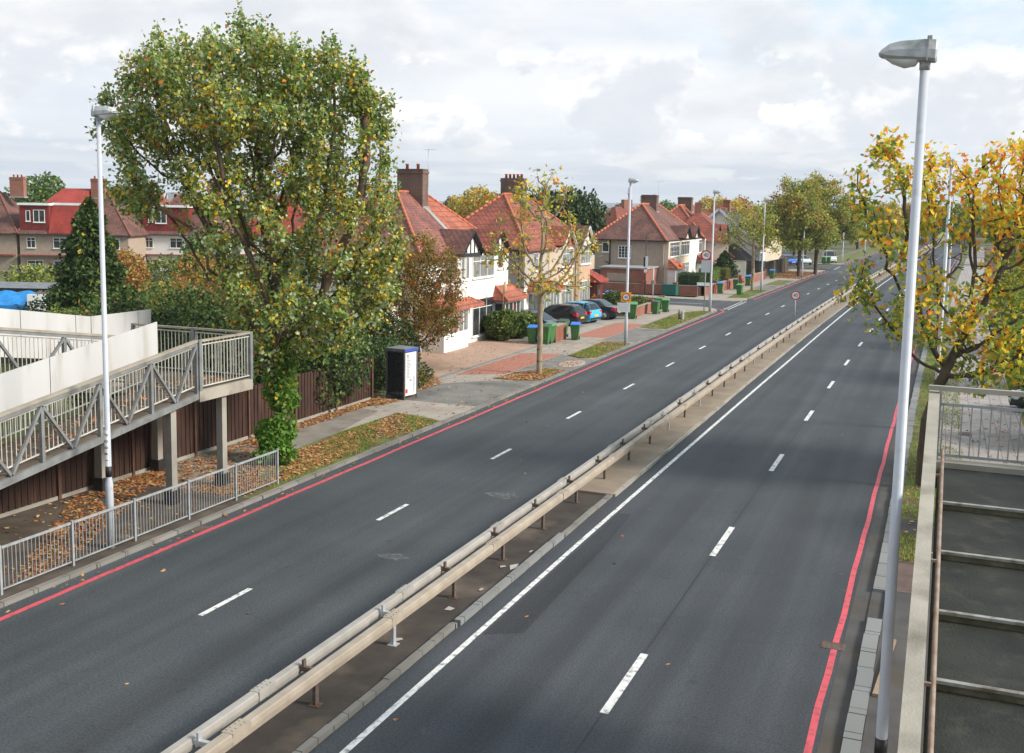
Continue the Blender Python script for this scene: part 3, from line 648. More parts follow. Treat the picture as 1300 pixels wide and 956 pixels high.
# lower ramp: near truss
def truss(x, zf, ya, yb, step, rail_h=1.62, brace=True):
    """posts every step from yb towards ya, W diagonals, spindles"""
    A = MB(); T = MB(); S = MB(); Dg = MB()
    A.bar(L_(x,ya,zf(ya)+.07), L_(x,yb,zf(yb)+.07), .14,.16)
    A.bar(L_(x,ya,zf(ya)+rail_h-.1), L_(x,yb,zf(yb)+rail_h-.1), .08,.09)
    A.build('bottom_and_top_chord', M['ramp_steel'], root)
    T.bar(L_(x+.0,ya,zf(ya)+rail_h-.02), L_(x+.0,yb,zf(yb)+rail_h-.02), .13,.06); T.build('handrail', M['ramp_top'], root)
    y = yb
    while y > ya:
        Dg.bar(L_(x,y,zf(y)+.1), L_(x,y,zf(y)+rail_h-.1), .09,.09, (0,1,0))
        if y < yb:
            Dg.bar(L_(x+.02,y,zf(y)+rail_h-.15), L_(x+.02,y+step/2,zf(y+step/2)+.15), .065,.065,(1,0,0))
            Dg.bar(L_(x+.02,y,zf(y)+rail_h-.15), L_(x+.02,y-step/2,zf(y-step/2)+.15), .065,.065,(1,0,0))
        else:
            Dg.bar(L_(x+.02,y-.05,zf(y)+rail_h-.15), L_(x+.02,y-step/2,zf(y-step/2)+.15), .065,.065,(1,0,0))
        y -= step
    if brace: Dg.build('truss_brace', M['ramp_steel'], root)
    y = yb
    S.bar(L_(x-.06,ya,zf(ya)+.34), L_(x-.06,yb,zf(yb)+.34), .03,.03); S.bar(L_(x-.06,ya,zf(ya)+rail_h-.2), L_(x-.06,yb,zf(yb)+rail_h-.2), .03,.03)
    while y > ya: 
        S.bar(L_(x-.06,y,zf(y)+.34), L_(x-.06,y,zf(y)+rail_h-.2), .018,.018,(1,0,0)); y -= .135
    S.build('spindles', M['spindle'], root)
truss(-18.9, zb, yend, 23.93, 1.84)
truss(-20.72, zb, yend, 23.93, 1.84, brace=False)
mb = MB(); mb.add([L_(-18.95,yend,zb(yend)+.2),L_(-20.7,yend,zb(yend)+.2),L_(-20.7,23.93,zb(23.93)+.2),L_(-18.95,23.93,zb(23.93)+.2),
   L_(-18.95,yend,zb(yend)+.05),L_(-20.7,yend,zb(yend)+.05),L_(-20.7,23.93,zb(23.93)+.05),L_(-18.95,23.93,zb(23.93)+.05)],
   [(0,3,2,1),(4,5,6,7),(0,1,5,4),(1,2,6,5),(2,3,7,6),(3,0,4,7)])
mb.build('deck', M['dirt'], root)
# landing
yl0, yl1 = 23.95, 26.4
mb = MB(); x0,x1 = -23.25,-18.82
mb.box(x0+21,x1+21,yl0-25,yl1-25,2.78-.09,3.1-.09); mb.build('landing_deck', M['conc_cream'], root)
mb = MB(); mb.box(x0+.1+21,x1-.1+21,yl0+.1-25,yl1-.1-25,3.101-.09,3.12-.09); mb.build('landing_surface', M['dirt'], root)
def railing(pts, zt, zbm, name='landing_railing', sp=.135, m=None):
    A = MB(); B = MB()
    for a, b in zip(pts[:-1], pts[1:]):
        A.bar(L_(*a,zt-.03), L_(*b,zt-.03), .11,.055)
        B.bar(L_(*a,zt-.14), L_(*b,zt-.14), .03,.03); B.bar(L_(*a,zbm+.1), L_(*b,zbm+.1), .03,.03)
        d = math.dist(a,b); n = int(d/sp)
        for k in range(1,n):
            x = a[0]+(b[0]-a[0])*k/n; y = a[1]+(b[1]-a[1])*k/n; B.bar(L_(x,y,zbm+.1), L_(x,y,zt-.14), .018,.018,(1,0,0))
    A.build('handrail', M['ramp_top'], root); B.build(name, m or M['spindle'], root)
railing([(-18.86,24.0),(-18.86,26.34),(-23.2,26.34)], 4.5, 3.1)
for x,y in [(-18.86,24.0),(-18.86,26.34),(-20.9,26.34),(-23.2,26.34)]:
    mb = MB(); mb.box(x-.06+21,x+.06+21,y-.06-25,y+.06-25,3.1-.09,4.5-.09); mb.build('railing_post', M['ramp_steel'], root)
# inner white panels between the two ramps (follow the lower ramp)
def panel(x, ya, yb, zl, zh, name='white_panel', th=.04):
    mb = MB(); y = ya
    while y < yb-.05:
        e = min(y+2.0, yb)
        mb.add([L_(x+t,yy,z) for t in (-th/2,th/2) for yy, z in ((y+.012,zl(y)),(e-.012,zl(e)),(e-.012,zh(e)),(y+.012,zh(y)))],
               [(0,1,2,3),(7,6,5,4),(0,4,5,1),(1,5,6,2),(2,6,7,3),(3,7,4,0)])
        y = e
    mb.build(name, M['panel_white'], root)
panel(-20.62, 4.4, 24.4, lambda y: 3.86-(24.4-y)*.147, lambda y: 4.87-(24.4-y)*.134)
panel(-23.22, 8, 24.6, lambda y: 3.55+(24.6-y)*s2, lambda y: 4.86+(24.6-y)*s2)
panel(-23.22, 24.6, 27.2, lambda y: 3.5, lambda y: 4.86)
# upper ramp: far side truss with spindles, deck
def zu(y): return 2.95+(24.0-y)*s2
truss(-21.35, lambda y: zu(y)-.1, 4, 23.95, 2.3, 1.6)
mb = MB(); mb.add([L_(x,y,zu(y)+t) for t in (0,.15) for x,y in ((-23.1,4),(-21.4,4),(-21.4,23.95),(-23.1,23.95))],
   [(0,3,2,1),(4,5,6,7),(0,1,5,4),(1,2,6,5),(2,3,7,6),(3,0,4,7)]); mb.build('deck', M['conc'], root)
for x,y,w in [(-19.06,25.2,.21),(-19.12,23.07,.22),(-21.85,25.75,.22),(-21.8,23.35,.25),(-21.8,18.,.25),(-21.8,13.,.25),(-19.8,14.,.22)]:
    top = (zb(y)+.05 if x > -20.5 else zu(y)) if y < 23.9 else 2.78
    mb = MB(); mb.box(x-w/2+21,x+w/2+21,y-w/2-25,y+w/2-25,.35,top-.09); c = mb.build('column', M['conc'], root)
    mb = MB(); mb.box(x-w/2-.05+21,x+w/2+.05+21,y-w/2-.05-25,y+w/2+.05-25,-.05,.38); mb.build('plinth', M['black'], c)

# ------------------------------------------------------------------ stepped ramp on the right
root = empty('stepped_ramp', (.6,14,.09), 0, 'stepped concrete ramp with wet treads darkened as in shade and pale parapet at lower right', 'stepped ramp'); O = Vector((.6,14,.09))
M['wet'] = mat('wet_shaded_screed', (.011,.012,.009), .7, (.026,.027,.02), 1.7, 9, (.35,.65), .5, 35, col3=(.045,.042,.03), scale3=3.5, c3=(.55,.75), spec=.4)  # stained wet screed, base colour taken darker to stand for the parapet's shade
M['nosing'] = mat('worn_steel_nosing', (.33,.33,.31), .55, (.22,.21,.18), 9, 6, (.3,.7), col3=(.12,.1,.07), scale3=6, c3=(.5,.7))
M['mossy'] = mat('mossy_riser', (.16,.135,.085), .9, (.07,.065,.035), 5, 8, (.35,.65), .5, 40)
mb = MB(); nz = MB(); rs = MB()
edges = [16.65,14.72,13.12,11.6,10.25,8.85,7.45,6.05,4.65,3.2,1.8]
z = 4.62; X0, X1 = .12, 2.5
mb.add([L_(X0,16.65,z),L_(X1,16.65,z),L_(X1,edges[1]+.05,z-.03),L_(X0,edges[1]+.05,z-.03)],[(0,3,2,1)])
for i in range(1,len(edges)-1):
    ye = edges[i]; zt = z-.03-(i-1)*.185
    # riser below the nosing, then next tread
    rs = MB(); rs.box(X0-.6,X1-.6,ye+.0-14,ye+.05-14,zt-.10-.09,zt-.09-.001); rs.build('riser', M['mossy'], root)
    nz = MB(); nz.box(X0+.03-.6,X1-.02-.6,ye-.02-14,ye+.045-14,zt-.02-.09,zt+.012-.09); nz.build('nosing', M['nosing'], root)
    mb.add([L_(X0,ye,zt-.09),L_(X1,ye,zt-.09),L_(X1,edges[i+1]+.05,zt-.185),L_(X0,edges[i+1]+.05,zt-.185)],[(0,3,2,1)])
mb.build('tread', M['wet'], root)
tl = leaves('tread_litter', np.array([(random.uniform(-.4,1.8), y_-14, 4.60-.09-(16.65-y_)*.1215+.02) for y_ in [random.uniform(6,16.4) for _ in range(46)]]), .055, [FL1,FL2,FL3], [2,3,2], LOBE, root, flat=1., droop=0)
mb = MB(); a = (L_(X0-.02,16.7,4.5),L_(X1+.1,16.7,4.5),L_(X1+.1,1.8,2.7),L_(X0-.02,1.8,2.7)); b = [(x,y,zz-.3) for x,y,zz in a]
mb.add(list(a)+b, [(0,1,2,3),(7,6,5,4),(0,4,5,1),(1,5,6,2),(2,6,7,3),(3,7,4,0)]); mb.build('ramp_slab', M['conc'], root)
mb = MB(); mb.add([L_(x,y,zz) for x,y,zz in [(-.09,1.8,2.35),(.06,1.8,2.35),(.06,17.0,4.2),(-.09,17.0,4.2),(-.09,1.8,3.72),(.06,1.8,3.72),(.06,17.0,5.70),(-.09,17.0,5.70)]],
   [(0,3,2,1),(4,5,6,7),(0,1,5,4),(1,2,6,5),(2,3,7,6),(3,0,4,7)]); mb.build('parapet', M['conc_cream'], root)
mb = MB(); mb.add([L_(x,y,zz) for x,y,zz in [(X1,1.8,2.35),(X1+.15,1.8,2.35),(X1+.15,17.0,4.2),(X1,17.0,4.2),(X1,1.8,3.72),(X1+.15,1.8,3.72),(X1+.15,17.0,5.70),(X1,17.0,5.70)]],
   [(0,3,2,1),(4,5,6,7),(0,1,5,4),(1,2,6,5),(2,3,7,6),(3,0,4,7)]); mb.build('parapet', M['conc_cream'], root)
mb = MB(); mb.tube([L_(.14,1.8,3.3),L_(.14,15.6,5.1)], .022, 8)
for y in (4,7,9.5,12,14.6): mb.bar(L_(.06,y,3.3+(y-1.8)*.1304), L_(.14,y,3.3+(y-1.8)*.1304), .03,.03)
mb.build('handrail', mat('rusty_pipe', (.22,.14,.10), .7, (.3,.24,.2), 6), root)
mb = MB(); mb.box(X0-.05-.6,X1-.6,16.65-14,16.95-14,4.3-.09,4.70-.09); mb.build('landing_upstand', M['conc'], root)
A = MB(); A.box(-.1-.6,X1+.1-.6,16.86-14,16.94-14,5.72-.09,5.79-.09); A.build('top_rail', M['conc_cream'], root)
B = MB(); B.box(.08-.6,X1-.6,16.88-14,16.91-14,5.50-.09,5.54-.09); B.box(.08-.6,X1-.6,16.88-14,16.91-14,4.74-.09,4.78-.09)
x = .12
while x < X1: B.box(x-.009-.6,x+.009-.6,16.885-14,16.905-14,4.74-.09,5.54-.09); x += .13
B.box(.05-.6,.09-.6,16.86-14,16.92-14,4.6-.09,5.72-.09)
B.build('landing_railing', M['rail_grey'], root)
for y in (15.9, 9.): 
    mb = MB(); mb.box(.4-.6,.8-.6,y-.2-14,y+.2-14,-.09,(4.1 if y>12 else 3.2)-.09); mb.build('column', M['conc'], root)

# ------------------------------------------------------------------ brown fence
root = empty('board_fence', (-22.2,25,.05), 0, 'tall dark brown close boarded fence running under the footbridge ramp', 'fence')
y = 39.5; i = 0
while y > 0:
    y0 = y-2.9; mb = MB(); yy = y0+.06
    while yy < y-.06:
        j = random.uniform(-.01,.01); t = random.uniform(0,.012)
        mb.box(-.02+t+(.02 if i%2 else 0), .01+t+(.02 if i%2 else 0), yy-25, yy+.098-25, .12, 1.86+j); yy += .105; i += 1
    mb.box(-.06,-.025,y0-25,y-25,.4,.5); mb.box(-.06,-.025,y0-25,y-25,1.4,1.5)
    mb.build('fence_panel', M['fence_brown'], root)
    mb = MB(); mb.box(-.0,.10,y-.05-25,y+.05-25,-.1,1.9); mb.build('post', M['fence_post'], root)
    y = y0
mb = MB(); mb.box(-.01,.06,.2-25,39.4-25,0,.14); mb.build('gravel_board', M['conc'], root)

# ------------------------------------------------------------------ phone box
M['kiosk_frame'] = mat('kiosk_frame', (.13,.12,.12), .45, (.09,.085,.085), 5)
def phone_box():
    root = empty('telephone_kiosk', (-21.2,40.4,.09), R(-8), 'glazed telephone kiosk with white advert side at the end of the brown fence', 'phone box')
    w = .45; H = 2.2
    for sx in (-1,1):
        for sy in (-1,1):
            mb = MB(); mb.box(sx*w-.035,sx*w+.035,sy*w-.035,sy*w+.035,0,H-.12); mb.build('frame_post', M['kiosk_frame'], root)
    mb = MB(); mb.box(-w-.05,w+.05,-w-.05,w+.05,H-.16,H-.03); mb.add([(-w-.05,-w-.05,H-.029),(w+.05,-w-.05,H-.029),(w+.05,w+.05,H-.029),(-w-.05,w+.05,H-.029),(0,0,H+.06)],[(0,1,4),(1,2,4),(2,3,4),(3,0,4)])
    mb.build('roof', mat('kiosk_roof', (.16,.16,.17), .5, (.11,.11,.115), 4), root)
    mb = MB(); mb.box(w+.05,w+.062,-w-.04,w+.04,H-.15,H-.04); mb.build('blue_strip', mat('blue_strip', (.05,.09,.42), .4), root)
    mb = MB(); mb.box(w-.005,w+.02,-w+.05,w-.05,.16,H-.2); ad = mb.build('advert_panel', mat('advert_white', (.62,.62,.62), .5), root)
    mb = MB(); mb.box(w+.02,w+.024,-w+.07,-w+.22,.28,.45); mb.build('red_mark', M['sign_red'], ad)
    mb = MB()
    for k in range(15): 
        z = H-.42-k*.062; mb.box(w+.02,w+.023,-w+.14+random.random()*.04,-w+.32+random.random()*.12,z,z+.022)
    for k in range(16): mb.box(w+.02,w+.023,w-.28,w-.15-random.random()*.05,.3+k*.042,.318+k*.042)
    mb.box(w+.02,w+.023,-w+.36,-w+.5,.78,.84); mb.box(w+.02,w+.023,-w+.14,-w+.3,H-.36,H-.3)
    mb.build('text_lines', mat('grey_ink', (.18,.18,.2), .6), ad)
    mb = MB(); mb.box(-w+.03,w-.03,-w-.004,-w+.004,.2,H-.2); mb.build('glass_pane', M['kiosk_glass'], root)
    mb = MB(); mb.box(-w+.03,w-.03,w-.004,w+.004,.2,H-.2); mb.build('glass_pane', M['kiosk_glass'], root)
    mb = MB(); mb.box(-w-.004,-w+.02,-w+.03,w-.03,.2,H-.2); mb.build('back_panel', M['black'], root)
    mb = MB(); mb.box(-.02,.02,-w-.02,-w+.015,.16,H-.2); mb.box(-w,w,-w-.02,-w+.015,.14,.24); mb.box(-w,w,w-.02,w+.015,.14,.24); mb.build('door_frame', M['black'], root)
    mb = MB(); mb.box(-.36,-.1,.05,.33,.95,1.5); mb.box(-.33,-.02,.1,.3,1.55,1.95); mb.box(-.38,-.05,.0,.35,.88,.92); p = mb.build('telephone', M['sign_grey'], root)
    mb = MB(); mb.tube([(-.2,.0,1.35),(-.2,-.02,1.2),(-.2,.0,1.05)],[.03,.02,.03],8); mb.build('handset', M['black'], p)
    mb = MB(); mb.box(-w,w,-w,w,.0,.05); mb.build('floor_plate', M['rust'], root)
M['kiosk_glass'] = mat('kiosk_glass', (.22,.25,.25), .05); b = M['kiosk_glass'].node_tree.nodes['Principled BSDF']; b.inputs['Transmission Weight'].default_value = .92; b.inputs['IOR'].default_value = 1.02
phone_box()

# ------------------------------------------------------------------ signs
def roundel(parent, txt, r, x, y, z, face='-y', ring=True, txtm=None):
    mb = MB(); n = 28
    pts = lambda rr, yy: [(x+rr*math.cos(2*PI*k/n), yy, z+rr*math.sin(2*PI*k/n)) for k in range(n)]
    def disc(rr, y0, y1):
        mb = MB(); a = pts(rr,y0); b = pts(rr,y1); mb.add(a+b, [tuple(range(n)), tuple(range(n,2*n))[::-1]]+[(k,n+k,n+(k+1)%n,(k+1)%n) for k in range(n)]); return mb
    d = disc(r, y-.012, y).build('sign_face', M['sign_red'], parent)
    disc(r*.76, y-.016, y-.0125).build('sign_centre', M['sign_white'], d)
    if txt: lettering(txt, r*1.05, M['ink'], d, (x,y-.018,z), (PI/2,0,0), 'sign_numerals', .9)
    return d
root = empty('speed_limit_sign', (-9.37,81.7,.1), 0, 'round forty speed limit sign standing in the central barrier', 'road sign')
mb = MB(); mb.tube([(0,0,0),(0,0,2.15)], .04, 8); mb.build('post', M['sign_grey'], root); 
roundel(root, '40', .34, 0, -.045, 2.15)
root.location = (-10.2+.3,80.2,.1)
root = empty('speed_limit_sign', (-17.61,62.36,.09), R(8), 'yellow square forty speed sign fixed on a lamp post above a white plate', 'road sign')
mb = MB(); mb.box(-.30,.30,-.03,-.0,2.62,3.22); mb.build('backing_board', M['sign_yellow'], root)
roundel(root, '40', .24, 0, -.032, 2.92)
mb = MB(); mb.box(-.52,.26,-.03,-.0,2.02,2.58); p = mb.build('information_plate', M['sign_white'], root)
mb = MB(); mb.prism([(-.42+.06*math.cos(a), -.02+.0*a) for a in (0,1)]+[(-.42,-.034)], 2.4, 2.52); mb.build('blue_mark', mat('dark_blue_mark', (.06,.02,.2), .5), p)
mb = MB()
for k in range(3):
    xx = -.3+k*.18; mb.box(xx,xx+.13,-.0325,-.0305,2.45,2.475)
for k in range(4): mb.box(-.42,.14-random.random()*.1,-.0325,-.0305,2.35-k*.07,2.365-k*.07)
mb.build('text_lines', mat('pale_grey_ink', (.45,.45,.5), .6), p)
root = empty('speed_limit_sign', (-18.05,87.4,.09), R(4), 'forty roundel on red board over pale plate beside the side road', 'road sign')
mb = MB(); mb.tube([(0,0,0),(0,0,4.9)], .045, 8); mb.build('post', M['sign_grey'], root)
mb = MB(); mb.box(-.46,.46,-.07,-.045,4.16,4.75); mb.build('backing_board', M['sign_red'], root)
roundel(root, '40', .42, 0, -.072, 4.55)
mb = MB(); mb.box(-.36,.36,-.07,-.045,3.15,4.15); mb.build('blank_plate', mat('pale_grey_plate', (.55,.58,.6), .5), root)
root = empty('parking_sign_post', (-25.34,98.9,.09), 0, 'bare pale grey post with small box near the brick garage', 'post')
mb = MB(); mb.tube([(0,0,0),(0,0,2.75)], .06, 8); mb.build('post', M['lamp_grey'], root); mb = MB(); mb.box(-.18,.1,-.12,-.0,1.2,1.55); mb.build('box', M['conc'], root)
root = empty('side_road_sign', (-26.6,100.7,.09), 0, 'dark sign post with narrow white plate and small round red sign', 'road sign')
mb = MB(); mb.tube([(0,0,0),(0,0,5.6)], .045, 8); mb.build('post', M['black'], root)
mb = MB(); mb.box(-.02,.22,-.08,-.05,2.6,3.7); mb.build('white_plate', M['sign_white'], root)
mb = MB(); mb.box(-.2,-.02,-.06,.0,2.7,3.6); mb.build('plate_back', M['black'], root)
roundel(root, '', .24, .03, -.06, 2.3)
root = empty('street_name_sign', (-21.1,101.3,.09), R(8), 'low white street name plate on two grey legs before the brick wall', 'street sign')
for s in (-.5,.5):
    mb = MB(); mb.box(s-.03,s+.03,-.03,.03,0,1.05); mb.build('leg', M['sign_grey'], root)
mb = MB(); mb.box(-.58,.58,-.05,-.03,1.0,1.38); p = mb.build('name_board', M['sign_white'], root)
mb = MB(); mb.box(-.56,.56,-.055,-.05,1.0,1.07); mb.build('lower_strip', M['ink'], p)
root = empty('marker_bollard', (-18.25,79.6,.09), 0, 'short grey bollard with a white post beside it on the grass', 'bollard')
mb = MB(); mb.tube([(0,0,0),(0,0,.3)], .13, 10); mb.build('base', M['rust'], root); mb = MB(); mb.tube([(0,0,.3),(0,0,.72)], [.15,.13], 10); mb.build('cap', M['conc'], root)
mb = MB(); mb.box(.2,.3,-.05,.05,0,.7); mb.build('white_post', M['sign_white'], root)
root = empty('grit_bin', (-24.4,101.9,.09), R(-8), 'teal green utility box beside the red brick wall', 'utility cabinet')
mb = MB(); mb.box(-.7,.7,-.35,.35,0,.95); mb.build('body', mat('teal_plastic', (.01,.14,.11), .5, (.012,.11,.09), 3), root); mb = MB(); mb.box(-.74,.74,-.39,.39,.951,1.02); mb.build('lid', mat('teal_lid', (.012,.12,.095), .5), root)

# ------------------------------------------------------------------ wheelie bins
M['bin_green'] = mat('green_bin_plastic', (.055,.17,.045), .5, (.045,.135,.035), 3, 5, spec=.4)
M['bin_dark'] = mat('dark_green_lid', (.03,.07,.04), .5); M['bin_blue'] = mat('blue_lid', (.02,.16,.55), .45); M['bin_glid'] = mat('green_lid', (.10,.24,.09), .5)
def wheelie(lid, loc, rz, label, s=1.):
    root = empty('wheelie_bin', loc, rz, label, 'wheelie bin', 'wheelie bins along the footway')
    mb = MB(); b = [(-.20,-.24),(.20,-.24),(.20,.22),(-.20,.22)]; t = [(-.28,-.33),(.28,-.33),(.28,.34),(-.28,.34)]
    V = [(x,y,.05) for x,y in b]+[(x,y,.92) for x,y in t]; mb.add(V, [(0,3,2,1),(4,5,6,7),(0,1,5,4),(1,2,6,5),(2,3,7,6),(3,0,4,7)])
    mb.box(-.30,.30,-.36,.36,.921,.96); mb.box(-.12,.12,-.345,-.29,.3,.6); mb.build('body', M['bin_green'], root)
    mb = MB(); V = [(-.30,-.38,.962),(.30,-.38,.962),(.30,.38,.962),(-.30,.38,.962),(-.27,-.34,1.01),(.27,-.34,1.01),(.27,.36,1.09),(-.27,.36,1.09)]
    mb.add(V, [(0,3,2,1),(4,5,6,7),(0,1,5,4),(1,2,6,5),(2,3,7,6),(3,0,4,7)]); mb.build('lid', lid, root)
    mb = MB(); mb.tube([(-.24,.42,.98),(.24,.42,.98)], .018, 6); mb.bar((-.22,.34,.95),(-.22,.42,.98),.03); mb.bar((.22,.34,.95),(.22,.42,.98),.03); mb.build('handle', M['black'], root)
    for s_ in (-.24,.24):
        mb = MB(); mb.tube([(s_-.025,.24,.1),(s_+.025,.24,.1)], .1, 12); mb.build('wheel', M['black'], root)
    root.scale = (s,s,s); return root
wheelie(M['bin_blue'], (-21.15,63.5,.09), R(12), 'blue lidded green bin standing alone by the brick pier')
wheelie(M['bin_glid'], (-22.05,61.2,.09), R(-5), 'big green wheelie bin left of the brick pier behind the sapling trunk', 1.12)
wheelie(M['bin_dark'], (-22.05,60.5,.09), R(5), 'dark lidded bin directly behind the sapling trunk', 1.1)
wheelie(M['bin_blue'], (-22.9,60.6,.09), R(8), 'pale blue lidded bin nearest the bushy shrub on the drive')
wheelie(M['bin_dark'], (-22.3,64.4,.09), R(0), 'dark lidded bin tucked behind the brick pier near the dark hatchback', 1.05)
wheelie(M['bin_glid'], (-21.5,78.0,.09), R(10), 'tall pale lidded green bin at the start of the low brick wall', 1.15)
wheelie(M['bin_dark'], (-20.9,82.6,.09), R(-4), 'dark lidded green bin standing against the low brick wall')
wheelie(M['bin_glid'], (-20.6,84.6,.09), R(6), 'light lidded green bin beside the dark lidded one at the wall end')
wheelie(M['bin_glid'], (-21.6,86.5,.09), R(6), 'green bin half hidden behind the wall by the side road', .95)
wheelie(M['bin_blue'], (-26.7,89.2,.09), R(0), 'blue lidded bin beside the red brick porch extension', 1.05)
wheelie(M['bin_blue'], (-20.5,106.6,.09), R(5), 'blue lidded bin in front of the clipped green hedge', 1.05)
wheelie(M['bin_glid'], (-18.5,106.2,.09), R(-5), 'green bin on the verge closest to the side road corner')
wheelie(M['bin_dark'], (-20.2,113.5,.09), R(5), 'green bin behind the verge bin beside the garden wall')
wheelie(M['bin_blue'], (-19.9,119.2,.09), R(8), 'blue lidded bin in front of the conifer and low wall', 1.1)
wheelie(M['bin_blue'], (-19.5,134,.09), R(0), 'blue lidded bin by the dark fence behind the pale tree', 1.05)
wheelie(M['bin_glid'], (-17.9,178.2,.09), R(0), 'left one of two distant green bins beside the white van', 1.1)
wheelie(M['bin_glid'], (-17.2,178.6,.09), R(0), 'right one of two distant green bins beside the white van', 1.1)

# ================================================================== HOUSES
def frame_map(p, nrm):
    """u right, v up, n outwards for a wall facing nrm"""
    n = Vector(nrm); u = Vector((0,0,1)).cross(n)
    return lambda a, b, c: tuple(Vector(p)+u*a+Vector((0,0,b))+n*c)
def window(parent, p, nrm, w, h, cols=2, top=.3, fm=None, pm=None, sill=True, fw=.06, glaz=0):
    """p = lower left corner seen from outside"""
    fm = fm or M['upvc']; f = frame_map(p, nrm); mb = MB()
    def bx(a0,a1,b0,b1,c0,c1):
        mb.add([f(a0,b0,c0),f(a1,b0,c0),f(a1,b1,c0),f(a0,b1,c0),f(a0,b0,c1),f(a1,b0,c1),f(a1,b1,c1),f(a0,b1,c1)],
            [(0,3,2,1),(4,5,6,7),(0,1,5,4),(1,2,6,5),(2,3,7,6),(3,0,4,7)])
    bx(0,fw,0,h,-.03,.05); bx(w-fw,w,0,h,-.03,.05); bx(fw,w-fw,0,fw,-.03,.05); bx(fw,w-fw,h-fw,h,-.03,.05)
    for k in range(1,cols):
        x = w*k/cols; bx(x-fw*.45,x+fw*.45,fw,h-fw,-.03,.045)
    if top:
        for k in range(cols):
            bx(w*k/cols+fw*.46,w*(k+1)/cols-fw*.46,h*(1-top)-fw*.35,h*(1-top)+fw*.35,-.03,.043)
    if glaz:
        for k in range(1,glaz):
            y = h*k/glaz
            for c in range(cols): bx(w*c/cols+fw*.47,w*(c+1)/cols-fw*.47,y-.012,y+.012,-.03,.03)
    o = mb.build('window', fm, parent)
    mb = MB(); mb.poly([f(fw*.8,fw*.8,.012),f(w-fw*.8,fw*.8,.012),f(w-fw*.8,h-fw*.8,.012),f(fw*.8,h-fw*.8,.012)]); mb.build('pane', pm or M['glass_dark'], o)
    if sill:
        mb = MB(); bx(-.05,w+.05,-.07,-.002,-.02,.12); mb.build('sill', fm, o)
    return o
def hip(parent, x0, x1, y0, y1, z0, zr, rl, rr, m, name='roof', th=.12, xr=None):
    xm = (x0+x1)/2 if xr is None else xr
    V = [(x0,y0,z0),(x1,y0,z0),(x1,y1,z0),(x0,y1,z0),(xm,y0+rl,zr),(xm,y1-rr,zr)]
    b = [(x0,y0,z0-th),(x1,y0,z0-th),(x1,y1,z0-th),(x0,y1,z0-th)]
    mb = MB(); mb.add(V+b, [(0,1,4),(1,2,5,4),(2,3,5),(3,0,4,5),(6,9,8,7),(0,6,7,1),(1,7,8,2),(2,8,9,3),(3,9,6,0)])
    return mb.build(name, m, parent)
def ridges(parent, segs, m, r=.10):
    mb = MB()
    for a, b in segs:
        a = Vector(a); b = Vector(b); L = (b-a).length; n = max(1,int(L/.42)); 
        for k in range(n):
            p = a.lerp(b,k/n); q = a.lerp(b,(k+.93)/n); mb.tube([p,q],[r,r*.93],6)
    return mb.build('ridge_tiles', m, parent)
def chimney(parent, x, y, z0, z1, wx, wy, pots=4, m=None, aerial=None):
    m = m or M['brick_chim']; mb = MB(); mb.box(x-wx/2,x+wx/2,y-wy/2,y+wy/2,z0,z1)
    mb.box(x-wx/2-.05,x+wx/2+.05,y-wy/2-.05,y+wy/2+.05,z1-.22,z1-.08); mb.box(x-wx/2-.02,x+wx/2+.02,y-wy/2-.02,y+wy/2+.02,z1+.001,z1+.06)
    c = mb.build('chimney', m, parent)
    for k in range(pots):
        mb = MB(); along = wx > wy; t = (k+.5)/pots-.5; px, py = (x+t*wx*.85, y) if along else (x, y+t*wy*.85)
        mb.tube([(px,py,z1+.05),(px,py,z1+.3),(px,py,z1+.31),(px,py,z1+.38)],[.11,.09,.12,.12],8); mb.build('chimney_pot', M['pot'], c)
    mb = MB(); mb.box(x-wx/2-.1,x+wx/2+.1,y-wy/2-.1,y+wy/2+.1,z0+.0,z0+.16); mb.build('flashing', M['lead'], c)
    if aerial:
        mb = MB(); ax, ay = x+wx/2, y+wy/2; mb.tube([(ax,ay,z1-1),(ax,ay,z1+aerial)],.02,5)
        mb.bar((ax-.3,ay,z1+aerial-.05),(ax+.5,ay,z1+aerial-.05),.02)
        for t in range(6): mb.bar((ax-.25+t*.13,ay-.18,z1+aerial-.05),(ax-.25+t*.13,ay+.18,z1+aerial-.05),.015)
        mb.build('aerial', M['galv'], c)
